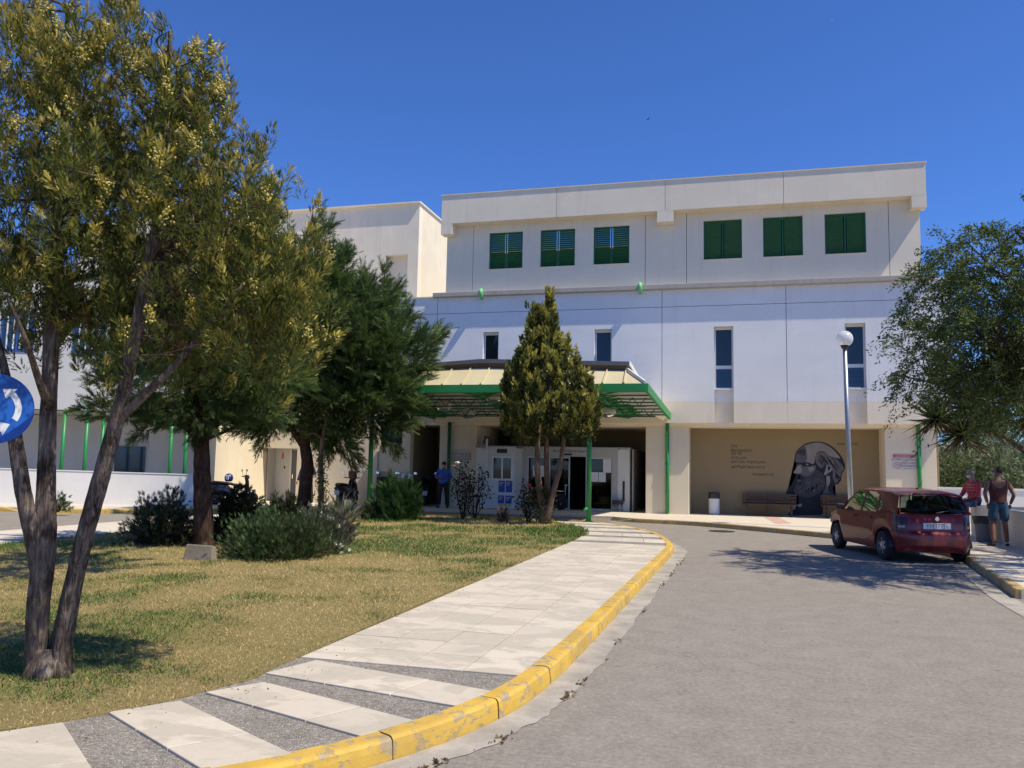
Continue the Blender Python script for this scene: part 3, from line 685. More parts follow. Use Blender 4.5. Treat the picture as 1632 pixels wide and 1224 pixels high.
# guard booth left of the doors
K = thing('guard_booth', 'white aluminium guard booth with sliding window and blue posters beside the entrance', 'booth', (-8.5, 30.2, .13))
wpart('side_panel', K, 'white_paint', (-9.34, -8.94, 29.9, 31.2, .15, 2.40))
relief(-8.90, -7.82, .15, 2.43, 29.8, [(-8.68, -7.92, 1.22, 2.06, .05), (-8.52, -8.12, 2.2, 2.36, .03)], .12).build('front_panel', 'alu', K)
wpart('corner_post', K, 'white_paint', (-8.94, -8.88, 29.76, 29.82, .132, 2.72)); wpart('roof', K, 'galv', (-9.36, -7.80, 29.78, 31.3, 2.43, 2.47)); wpart('back_panel', K, 'alu', (-8.94, -7.84, 29.95, 31.2, .15, 2.40)); wpart('plinth', K, 'dark_metal', (-8.92, -7.82, 29.83, 31.2, .131, .15))
fw = relief(-8.70, -7.90, 1.20, 2.08, 29.78, [(-8.64, -8.33, 1.26, 2.02, None), (-8.27, -7.96, 1.26, 2.02, None)], .045).build('window', 'white_paint', K)
for a, b in ((-8.66, -8.31), (-8.29, -7.94)): wpart('pane', fw, 'pane_dark', (a, b, 29.80, 29.812, 1.24, 2.04))
wpart('vent', K, 'dark_metal', (-8.52, -8.12, 29.80, 29.828, 2.205, 2.355))
for a, z, h in ((-8.42, .76, .42), (-8.14, .76, .42), (-8.44, .34, .30), (-8.15, .34, .30)):
    p = wpart('poster', K, 'poster_blue', (a, a+.24, 29.788, 29.799, z, z+h))
    for q in range(3): wpart('poster_line', p, 'paper_white', (a+.03, a+.2-.04*q, 29.785, 29.788, z+h-.07-.05*q, z+h-.055-.05*q))
wpart('poster_strip', K, 'poster_yellow', (-8.42, -7.92, 29.788, 29.799, .25, .32))
# flood lamp lying on the booth roof
fl = thing('flood_lamp', 'old floodlight lying tilted on the guard booth roof', 'lamp', (-9.0, 30.0, 2.47))
MB().obox((-8.93, 30.0, 2.66), (.17,0,-.05), (0,.12,0), (.04,0,.12)).build('housing', 'wood_dark', fl, bevel=.02); MB().obox((-9.10, 29.99, 2.70), (.012,0,-.004), (0,.11,0), (.03,0,.11)).build('lens', 'alu', fl); wpart('bracket', fl, 'dark_metal', (-9.0, -8.86, 29.93, 30.07, 2.47, 2.56))

# benches, bins and chair of the porch
def bench(x0, x1, label):
    b = thing('bench', label, 'bench', ((x0+x1)/2, 31, .131), 'wooden benches under the mural'); Y = 30.98
    for k, z in enumerate((.58, .68, .78, .88)): wpart('back_slat', b, 'wood_dark', (x0, x1, Y+.20+.02*k, Y+.235+.02*k, z-.035, z+.035))
    for k in range(4): wpart('seat_slat', b, 'wood_dark', (x0, x1, Y-.22+.1*k, Y-.14+.1*k, .535, .57))
    for x in (x0+.17, (x0+x1)/2-.05, x1-.2):
        MB().beam((x, Y-.16, .131), (x, Y-.16, .535), .05, .04).beam((x, Y+.18, .131), (x, Y+.18, .55), .05, .04).beam((x, Y-.24, .515), (x, Y+.2, .515), .04, .035).beam((x, Y+.25, .53), (x, Y+.31, .93), .04, .03).build('leg', 'dark_metal', b)
bench(.30, 2.16, 'dark brown slatted bench below the handwritten mural lines')
bench(2.96, 4.80, 'brown slatted bench partly hidden behind the red car')
def bin_(loc, r, h, label, mats):
    b = thing('waste_bin', label, 'bin', loc, world=False)
    MB().lathe([(r*.86,0),(r*.9,.02),(r,.05),(r,h*.7),(r*.97,h*.72)], 20).build('body', mats[0], b, smooth=False); MB().lathe([(r*1.04,h*.72),(r*1.06,h*.76),(r*1.06,h*.97),(r*.9,h),(r*.2,h)], 20).build('lid', mats[1], b)
    MB().box(-r*.6, r*.6, -r*1.09, -r*1.02, h*.80, h*.92).build('flap', 'dark_metal', b); return b
bin_((-.68, 30.95, .131), .19, .80, 'white pedestal bin with dark lid left of the bench', ('white_paint', 'dark_metal'))
ab = thing('ashtray_bin', 'small black ashtray bin on steel legs right of the entrance doors', 'bin', (-4.12, 30.75, .131), world=False)
MB().box(-.20, .20, -.12, .12, .27, .42).build('tray', 'black_plastic', ab, bevel=.015)
for x in (-.15, 0, .15): MB().tube([(x,0,0),(x,0,.28)], .032, 8).build('leg', 'galv', ab, smooth=True)
ch = thing('office_chair', 'black chair standing left of the guard booth', 'chair', (-9.15, 29.45, .131), world=False)
MB().obox((-.02,0,.46), (.22,0,0), (0,.22,0), (0,0,.03)).build('seat', 'black_plastic', ch, bevel=.02); MB().obox((-.24,0,.74), (.03,0,.01), (0,.20,0), (-.04,0,.17)).build('backrest', 'black_plastic', ch, bevel=.03)
for sx in (-1, 1):
    for sy in (-1, 1): MB().tube([(sx*.19-.02, sy*.19, 0), (sx*.17-.02, sy*.17, .44)], .013, 8).build('leg', 'dark_metal', ch)
MB().tube([(-.2,.15,.44),(-.24,.15,.6)], .012, 6).tube([(-.2,-.15,.44),(-.24,-.15,.6)], .012, 6).build('back_support', 'dark_metal', ch)
wc = thing('wheelchair', 'steel framed wheelchair parked in the dark doorway', 'wheelchair', (-6.35, 30.72, .131), world=False, rz=.3)
for s in (-.26, .26):
    MB().lathe([(.27,-.012),(.30,-.015),(.30,.015),(.27,.012),(.27,-.012)], 26, (.05, s, .30), 'y').build('wheel', 'rubber', wc); MB().lathe([(.05,-.01),(.075,-.014),(.075,.014),(.05,.01)], 14, (-.36, s*.9, .075), 'y').build('castor', 'rubber', wc)
    MB().tube([(-.40,s*.85,.12),(-.30,s*.85,.50),(.22,s*.85,.50)], .013, 8).tube([(.22,s*.85,.25),(.26,s*.85,.92),(.36,s*.85,.94)], .013, 8).tube([(-.25,s*.85,.70),(.20,s*.85,.70)], .018, 8).tube([(-.25,s*.85,.50),(-.25,s*.85,.70)], .012, 8).build('frame', 'chrome', wc, smooth=True)
MB().box(-.24, .22, -.21, .21, .485, .515).build('seat', 'black_plastic', wc, bevel=.01); MB().obox((.25,0,.70), (.012,0,0), (0,.21,0), (.012,0,.19)).build('backrest', 'black_plastic', wc)

# mural: painted profile of a bald bearded head and handwritten lines
MU = thing('wall_mural', 'painted mural of a bald bearded head in profile with handwritten lines on the porch wall', 'mural', (1.8, 31.49, .2))
def mp(pts, layer, name, mat, smoothn=4):
    P = [PY(1140+x/6.8, 690+y/6.8, 31.5) for x, y in pts]
    P = [(p[0], p[2]) for p in P]
    if smoothn: P = [tuple(q) for q in catmull(P+[P[0]], smoothn)[:-1, :2]]
    Y = 31.5-.003-.0016*layer
    me = bpy.data.meshes.new(name); bm = bmesh.new(); vs_ = [bm.verts.new((x, Y, z)) for x, z in P]
    bm.faces.new(vs_); bmesh.ops.triangulate(bm, faces=bm.faces[:]); bm.normal_update()
    for f_ in bm.faces:
        if f_.normal.y > 0: f_.normal_flip()
    bm.to_mesh(me); bm.free(); return link(name, me, mat, MU)
def stroke(pts, w0, layer, name, mat):
    P = np.array([(lambda q: (q[0], q[2]))(PY(1140+x/6.8, 690+y/6.8, 31.5)) for x, y in pts]); P = catmull(P, 5)[:, :2]; nn = normals2(P); Y = 31.5-.003-.0016*layer
    n = len(P); w = w0*np.sin(np.linspace(.15, math.pi-.05, n))/2+.004
    v = [(*(a+b*c), 0) for a, b, c in zip(P, nn, w)]+[(*(a-b*c), 0) for a, b, c in zip(P, nn, w)]
    v = [(q[0], Y, q[1]) for q in v]
    MB().add(v, [(i, i+1, n+i+1, n+i) for i in range(n-1)]).build(name, mat, MU)
mp([(1085,93),(1160,98),(1240,130),(1310,185),(1370,260),(1405,340),(1400,400),(1368,450),(1365,500),(1330,555),(1290,560),(1275,610),(1312,680),(1290,690),(1180,690),(1150,760),(1160,880),(1000,890),(790,888),(850,830),(930,790),(890,740),(870,690),(775,676),(775,630),(800,590),(830,555),(840,500),(868,470),(872,440),(842,432),(850,405),(880,350),(856,315),(862,260),(880,200),(930,145),(1000,108)], 0, 'head_shape', 'mural_navy')
mp([(925,152),(985,128),(1090,104),(1180,118),(1260,165),(1320,225),(1352,275),(1300,268),(1235,250),(1195,215),(1160,198),(1120,200),(1092,232),(1080,290),(1062,335),(1010,326),(975,316),(940,318),(935,290),(925,230)], 1, 'scalp', 'mural_grey')
mp([(925,150),(965,135),(985,190),(996,250),(985,305),(945,318),(905,322),(868,308),(870,262),(890,200)], 2, 'forehead', 'mural_mid')
mp([(884,352),(920,336),(965,352),(1020,366),(1078,350),(1090,392),(1050,440),(990,476),(940,462),(925,446),(880,444),(846,434),(848,416),(866,396)], 1, 'face', 'mural_hair', 3)
mp([(915,350),(932,372),(936,410),(918,440),(880,438),(852,430),(868,400),(890,366)], 2, 'nose', 'mural_grey', 3)
mp([(936,322),(990,316),(1040,334),(1020,352),(985,362),(950,360),(934,345)], 3, 'eye_socket', 'mural_navy', 3); mp([(980,332),(1006,336),(1012,348),(988,352)], 4, 'eye', 'mural_grey', 0)
mp([(1000,380),(1036,364),(1070,378),(1060,404),(1026,418)], 2, 'cheek_light', 'mural_grey')
mp([(884,504),(925,508),(936,526),(905,534),(886,522)], 2, 'lip', 'mural_mid', 3)
mp([(1092,236),(1130,202),(1195,222),(1240,256),(1310,282),(1360,330),(1392,385),(1362,440),(1350,500),(1305,545),(1274,490),(1270,400),(1240,338),(1190,348),(1150,380),(1110,352),(1088,310)], 1, 'hair_mass', 'mural_hair')
mp([(955,500),(1040,452),(1100,404),(1165,440),(1188,520),(1178,600),(1100,668),(1000,700),(905,684),(852,640),(868,580),(930,560)], 1, 'beard_mass', 'mural_beard')
mp([(1205,350),(1240,342),(1265,370),(1258,412),(1222,435),(1196,458),(1178,446),(1192,405)], 3, 'ear', 'mural_grey'); mp([(1216,365),(1240,360),(1248,385),(1226,410)], 4, 'ear_hollow', 'mural_navy')
mp([(1205,462),(1242,470),(1248,540),(1222,600),(1240,640),(1296,680),(1180,686),(1165,650),(1195,590)], 1, 'neck', 'mural_mid')
mp([(1207,466),(1238,470),(1240,530),(1214,585),(1204,520)], 2, 'neck_light', 'mural_grey')
mp([(900,775),(925,765),(940,785),(925,800),(893,800)], 1, 'collar_patch', 'mural_grey', 3)
rr = random.Random(5)
for k in range(10): stroke([(884+k*9, 225+k*3), (900+k*8, 205+k*2), (925+k*6, 180)], .010, 3, 'hatch_line', 'mural_navy')
for k in range(40):      # wavy lines in the hair, running back from the temple
    a = k/39; x0 = 1096+a*200+rr.uniform(-8, 8); y0 = 225+a*70+rr.uniform(-6, 60)
    stroke([(x0, y0), (x0+20, y0+14), (x0+30, y0+36), (x0+46, y0+52), (x0+58, y0+78)], .013, 2, 'hair_line', 'mural_navy' if k % 4 else 'mural_grey')
for k in range(16): stroke([(1280+k*5, 400+k*6), (1300+k*4, 425+k*6), (1302+k*3, 455+k*4), (1290+k*3, 480+k*3)], .013, 2, 'hair_line', 'mural_navy' if k % 4 else 'mural_grey')
for k in range(60):      # beard strands
    x0 = 880+rr.uniform(0, 290); y0 = 520+rr.uniform(0, 130)-(x0-880)*.22
    stroke([(x0, y0), (x0-5, y0+14), (x0-14, y0+30), (x0-12, y0+46)], .012, 2, 'beard_strand', ('mural_navy', 'mural_mid', 'mural_mid')[k % 3])
def hand(px, py, body, size):
    q = PY(px, py, 31.5); text_on_wall(body, q[0], 31.4965, q[2], size, 'ink_black', MU, shear=.25, sx=1.0)
for (x, y, s) in ((1163.5, 713, 'Τον'), (1164.0, 719.5, 'διατηρησω'), (1165.5, 724.5, 'δε τη'), (1164.5, 731, 'ζωη μου'), (1165.5, 737.5, 'και την τεχνη μου'), (1166, 745.5, 'καϑαρη και αγνη "'), (1199, 757.5, 'Ιnnοκράτης')): hand(x, y, s, .145)
hand(1334, 709, 'ειnε   ϑεος', .14)

# ------------------------------------------------ tall block behind, left
T = thing('stair_tower', 'tall plain rendered block behind the cypress trees, its right side sunlit', 'building', (-20, 33, 0))
relief(-31, -13.18, 8.0, 13.10, 33.0, [(-14.72, -13.66, 8.72, 10.85, .35)], .4).build('front_wall', 'pale_stucco', T)
wpart('body', T, 'cream_stucco', (-31, -13.18, 33.4, 50, 8.0, 13.10)); wpart('coping', T, 'pale_stucco', (-31.05, -13.10, 32.85, 50, 13.102, 13.16))
g = relief(-14.70, -13.68, 8.74, 9.24, 33.2, [(-14.66, -13.72, 8.77, 9.21, None)], .04).build('grille_frame', 'green_dark', T)
wpart('unlit_opening_panel', T, 'interior_shade', (-14.70, -13.68, 33.30, 33.345, 8.74, 9.24))  # near-black panel stands for the unlit space behind the grille
m = MB()
for k in range(1, 9): m.box(-14.66+k*.104-.007, -14.66+k*.104+.007, 33.205, 33.22, 8.77, 9.21)
for k in range(1, 5): m.box(-14.66, -13.72, 33.221, 33.234, 8.77+k*.088-.007, 8.77+k*.088+.007)
m.build('grille', 'green_dark', g); wpart('rain_pipe', T, 'pale_stucco', (-13.175, -13.08, 38.6, 38.75, 8.2, 10.6))

# ------------------------------------------------ left wing with arcade and white ramp wall
Wg = thing('side_wing', 'left wing with shaded arcade on thin green posts, blue windows above', 'building', (-22, 25, 0))
A_ = np.array([-18.2, 26.45]); dW = np.array([-6.0, -2.6]); dW /= np.linalg.norm(dW); nW = np.array([dW[1], -dW[0]])*-1; nW = np.array([-dW[1], dW[0]]); nW = nW if nW[1] > 0 else -nW
def wq(s, d): p = A_+dW*s+nW*d; return (p[0], p[1])
MB().prism([(-18.2,26.45),(-18.48,29.98),(-18.48,34),wq(26,9),wq(26,2.6),wq(1.0,2.6)], .1, 3.35).build('arcade_wall', 'cream_stucco', Wg)
MB().prism([wq(.9,2.58),wq(26,2.58),wq(26,2.52),wq(.9,2.52)], .1, 3.33).build('inner_wall', 'grey_stucco', Wg)
MB().prism([(-18.16,26.42),(-18.44,29.96),(-18.44,36),wq(26,9),wq(26,-.1),wq(.0,-.1)], 3.352, 8.3).build('upper_wall', 'grey_stucco', Wg)
MB().prism([(-18.1,26.35),(-18.4,29.95),(-18.4,36),wq(26,9.1),wq(26,-.18),wq(-.06,-.18)], 8.302, 8.40).build('coping', 'pale_stucco', Wg)
def wbox(name, mat, s0, s1, d0, d1, z0, z1, parent=Wg): return MB().prism([wq(s0,d0),wq(s1,d0),wq(s1,d1),wq(s0,d1)], z0, z1).build(name, mat, parent)
plain('blue_frame', (.03, .09, .30), .5)
for s in (1.6, 4.0, 6.4, 8.8, 11.2):
    f = wbox('window', 'blue_frame', s, s+1.1, -.13, -.102, 5.4, 6.9); wbox('pane', 'pane_blue', s+.06, s+.52, -.14, -.131, 5.5, 6.8, f); wbox('pane', 'pane_blue', s+.58, s+1.04, -.14, -.131, 5.5, 6.8, f)
    for q in (.2, .42, .64, .86): wbox('blind', 'white_paint', s+q, s+q+.05, -.146, -.141, 5.5, 6.8, f)
wbox('arcade_door', 'pane_blue', 3.1, 4.2, 2.45, 2.515, .2, 2.2); wbox('band', 'green_dark', 0, 26, -.12, -.102, 3.36, 3.40)
for px in (101, 137, 163, 273, 297):
    # posts stand just behind the ramp wall
    d = ray(px, 700); best = None
    for s in np.linspace(0, 12, 600):
        p = wq(s, -.02)
        if best is None or abs(p[0]*d[1]-p[1]*d[0]) < best[0]: best = (abs(p[0]*d[1]-p[1]*d[0]), p)
    p = best[1]; MB().tube([(p[0], p[1], .12), (p[0], p[1], 3.352)], .062, 12).build('post', 'green', Wg, smooth=True)
p = wq(2.9, -.16); MB().tube([(*p, 3.4), (*p, 8.3)], .05, 8).build('white_pipe', 'white_paint', Wg, smooth=True)
RW = thing('ramp_wall', 'white rendered ramp parapet wall across the left road below the green posts', 'wall', (-20, 24.5, .13))
r0, r1 = np.array([-18.02, 25.52]), np.array([-38., 16.85]); dr = (r1-r0)/np.linalg.norm(r1-r0); nr = np.array([dr[1], -dr[0]]); nr = nr if nr[1] > 0 else -nr
q = [r0, r1, r1+nr*.22, r0+nr*.22]; L = 8
m = MB(); m.add([(*q[0],.1),(*q[1],.1),(*q[2],.1),(*q[3],.1),(*q[0],1.18),(*q[1],1.52),(*q[2],1.52),(*q[3],1.18)], [(0,1,5,4),(1,2,6,5),(2,3,7,6),(3,0,4,7),(4,5,6,7)]); m.build('wall_body', 'ramp_white', RW)
q2 = [r0-nr*.02-dr*.02, r1-nr*.02, r1+nr*.24, r0+nr*.24-dr*.02]
MB().add([(*q2[0],1.182),(*q2[1],1.522),(*q2[2],1.522),(*q2[3],1.182),(*q2[0],1.21),(*q2[1],1.55),(*q2[2],1.55),(*q2[3],1.21)], [(0,1,5,4),(1,2,6,5),(2,3,7,6),(3,0,4,7),(4,5,6,7)]).build('coping', 'ramp_white', RW)

# ------------------------------------------------ entrance canopy
C = thing('entrance_canopy', 'green steel canopy with cream metal roof over the hospital entrance', 'canopy', (-7.4, 27, 0))
zc = lambda Y: 3.58+(30-Y)*.078     # underside plane
def Lx(Y): return -12.4+(Y-24)/6*1.35
def Rx(Y): return -2.44+(Y-24)/6*.24
XK = [-12.4+k*(9.96/16) for k in range(17)]
for a, b in zip(XK[:-1], XK[1:]):
    a2, b2 = min(a, -3.12), min(b, -3.12)
    zt = lambda x: 4.74+.14*max(0, 1-abs(x+7.7)/4.6)
    top = [(a2, 25.0, zt(a2)-.06), (b2 if b2 > a2 else a2+.01, 25.0, zt(b2)-.06)]
    v = [(a+.004,24.02,4.16),(b-.004,24.02,4.16),(top[1][0]-.004,top[1][1],top[1][2]),(top[0][0]+.004,top[0][1],top[0][2])]
    v += [(x,y,z-.03) for x,y,z in v]
    MB().add(v, [(0,1,2,3),(7,6,5,4),(0,4,5,1),(1,5,6,2),(2,6,7,3),(3,7,4,0)]).build('roof_panel', 'canopy_panel', C)
    if a > -12.3: MB().beam((a, 24.0, 4.185), (a2, 25.0, zt(a2)-.035), .035, .05).build('seam', 'canopy_panel', C)
MB().beam((-2.46, 24.02, 4.19), (-3.14, 25.0, 4.72), .05, .12).build('hip_flashing', 'white_paint', C)
MB().add([(-2.44,24.02,4.16),(-2.2,29.95,3.75),(-3.1,29.95,4.28),(-3.12,25.0,4.70)], [(0,1,2,3)]).build('end_panel', 'canopy_panel', C)
cp = [(-3.02,24.85,4.80),(-7.7,24.85,4.95),(-12.0,24.85,4.68)]
v = [p for p in cp]+[(x,y,z+.12) for x,y,z in cp]+[(x,29.97,z-.42) for x,y,z in cp]+[(x,29.97,z-.30) for x,y,z in cp]
MB().add(v, [(0,3,4,1),(1,4,5,2),(3,9,10,4),(4,10,11,5),(0,1,7,6),(1,2,8,7),(0,6,9,3),(2,5,11,8)]).build('roof_cap', 'cap_grey', C)
MB().add([(-3.1,24.98,4.66),(-7.7,24.98,4.80),(-11.9,24.98,4.56),(-11.9,24.9,4.70),(-7.7,24.9,4.948),(-3.1,24.9,4.798)], [(0,1,4,5),(1,2,3,4)]).build('cap_soffit', 'soffit_brown', C)
MB().beam((-3.0, 24.84, 4.875), (-2.98, 29.9, 4.46), .03, .13).build('cap_flashing', 'white_paint', C)
wpart('fascia', C, 'green', (-12.4, -2.44, 23.94, 24.02, 3.92, 4.158))
MB().beam((-2.40, 23.94, 4.04), (-2.18, 29.96, 3.60), .09, .24).build('edge_beam', 'green', C); MB().beam((-12.44, 23.94, 4.04), (-11.07, 29.96, 3.58), .09, .24).build('edge_beam', 'green', C)
MB().add([(Lx(24.03),24.03,zc(24)+.05),(Rx(24.03),24.03,zc(24)+.05),(Rx(29.95),29.95,zc(29.95)+.05),(Lx(29.95),29.95,zc(29.95)+.05)], [(0,3,2,1)]).build('deck', 'white_paint', C)
for Y in np.linspace(24.7, 29.5, 8): MB().beam((Lx(Y), Y, zc(Y)), (Rx(Y), Y, zc(Y)), .03, .045).build('joist', 'green_dark', C)
for x in (-11.0, -7.6, -4.0):
    xb = x+.35
    MB().beam((x, 24.02, zc(24)-.06), (xb, 29.9, zc(29.9)-.03), .11, .10).build('girder_chord', 'green', C)
    n = 9; m = MB(); lo = []
    for sgn in (-1, 1):
        for k in range(n):
            y0, y1 = 24.3+k*.6, 24.6+k*.6; xx = x+.35*(y0-24)/6
            m.beam((xx, y0, zc(y0)-.08), (xx+sgn*.62, y1, zc(y1)-.03), .034, .034); m.beam((xx+sgn*.62, y1, zc(y1)-.03), (xx, y0+.6, zc(y0+.6)-.08), .034, .034)
    m.build('girder_lacing', 'green', C)
for Y in (25.6, 27.8):
    m = MB(); n = 22
    for k in range(n):
        xa = Lx(Y)+.2+k*(Rx(Y)-Lx(Y)-.4)/n; xb = xa+(Rx(Y)-Lx(Y)-.4)/n; mid = (xa+xb)/2
        m.beam((xa, Y, zc(Y)-.03), (mid, Y, zc(Y)-.30), .024, .024); m.beam((mid, Y, zc(Y)-.30), (xb, Y, zc(Y)-.03), .024, .024)
    m.beam((Lx(Y)+.2, Y, zc(Y)-.30), (Rx(Y)-.2, Y, zc(Y)-.30), .04, .04); m.build('cross_lattice', 'green_dark', C)
for (px, py, Y) in ((708, 650, 26.6), (746, 661, 28.2), (787, 636, 25.4), (969, 659, 27.6)):
    p = PY(px, py, Y); L_ = MB().lathe([(.05,.26),(.13,.24),(.25,.13),(.275,.0),(.27,-.005)], 20, p).build('bell_lamp', 'grey_stucco', C, smooth=True)
    MB().lathe([(.26,0.0),(.22,-.07),(.12,-.13),(.0,-.145)], 20, p).build('diffuser', 'globe_glass', L_, smooth=True); MB().tube([(p[0],p[1],p[2]+.25),(p[0],p[1],zc(Y))], .012, 6).build('stem', 'green_dark', L_)
for (x, y, z0) in ((-4.12, 24.36, .124), (-11.05, 24.2, .118)):
    po = MB().tube([(x, y, z0), (x, y, zc(y)-.1)], .074, 16).build('post', 'green', C, smooth=True)
    wpart('base_plate', po, 'green', (x-.14, x+.14, y-.14, y+.14, z0, z0+.018)); MB().tube([(x, y, z0+.42), (x-.09, y-.06, z0+.36), (x-.13, y-.10, z0+.30)], .05, 10).build('spout', 'green', po, smooth=True)
    MB().beam((x-.1, y, z0+.02), (x, y, z0+.16), .012, .05, (0,1,0)).beam((x+.1, y, z0+.02), (x, y, z0+.16), .012, .05, (0,1,0)).build('gusset', 'green', po)

# ------------------------------------------------ street lamp on the plaza
lx, ly = PY(1357, 800, 25.3)[0], 25.3
SL = thing('street_lamp', 'grey lamp post with a clear globe standing behind the red car', 'street lamp', (lx, ly, .131))
tp = PY(1346, 540, 25.3)
MB().lathe([(.13,.0),(.13,.03),(.09,.05),(.085,.5),(.06,.54)], 16, (lx, ly, .131)).build('base', 'galv', SL, smooth=False)
MB().tube([(lx, ly, .3), (tp[0]+.04, ly, 2.6), (tp[0], ly, tp[2]-.24)], [.075, .068, .058], 14).build('pole', 'galv', SL, smooth=True)
MB().lathe([(.06,-.30),(.10,-.25),(.12,-.20),(.10,-.18)], 16, tp).build('collar', 'dark_metal', SL)
MB().lathe([(.10,-.19)]+[(.235*math.cos(a), .235*math.sin(a)) for a in np.linspace(-.95, math.pi/2-.02, 14)], 24, tp).build('globe', 'globe_opal', SL, smooth=True)
MB().lathe([(.05,-.20),(.05,-.05),(.075,-.04),(.075,.0),(.06,.02),(.0,.03)], 14, tp).build('louvre', 'white_paint', SL)

# ------------------------------------------------ roundabout sign at the left edge
cs = PD(-9, 651, 5.75); nrm = (CAM-cs); nrm[2] = 0; nrm /= np.linalg.norm(nrm); nrm = nrm*.93+np.array([.30,-.1,0]); nrm /= np.linalg.norm(nrm)
RS = thing('road_sign', 'round blue roundabout sign with white arrows at the left edge', 'sign', (cs[0], cs[1], .1))
rx = np.cross([0,0,1.], nrm); rx /= np.linalg.norm(rx)
def disc(rs, off, n=48):
    m = MB(); c = cs+nrm*off
    v = [c+rs*(math.cos(t)*rx+math.sin(t)*np.array([0,0,1.])) for t in np.linspace(0, 2*math.pi, n, endpoint=False)]
    w = [p-nrm*.004 for p in v]; m.add(v+w, [tuple(range(n)), tuple(range(2*n-1, n-1, -1))]+[(i, n+i, n+(i+1) % n, (i+1) % n) for i in range(n)]); return m
disc(.245, 0).build('plate', 'sign_blue', RS)
m = MB()
for k in range(3):
    t0 = math.radians(90+120*k); c = cs+nrm*.002; r0_, r1_ = .125, .165
    P = lambda r, t: c+r*(math.cos(t)*rx+math.sin(t)*np.array([0,0,1.]))
    ts = np.linspace(t0, t0+math.radians(78), 14); n = len(ts)
    m.add([P(r1_, t) for t in ts]+[P(r0_, t) for t in ts], [(i, i+1, n+i+1, n+i) for i in range(n-1)])
    m.add([P(.195, ts[-1]), P(.145, ts[-1]+math.radians(26)), P(.095, ts[-1])], [(0,1,2)])
m.build('arrow_mark', 'sign_white', RS)
b = cs-nrm*.05; MB().tube([(b[0], b[1], .08), (b[0], b[1], cs[2]+.28)], .028, 12).build('pole', 'galv', RS, smooth=True)
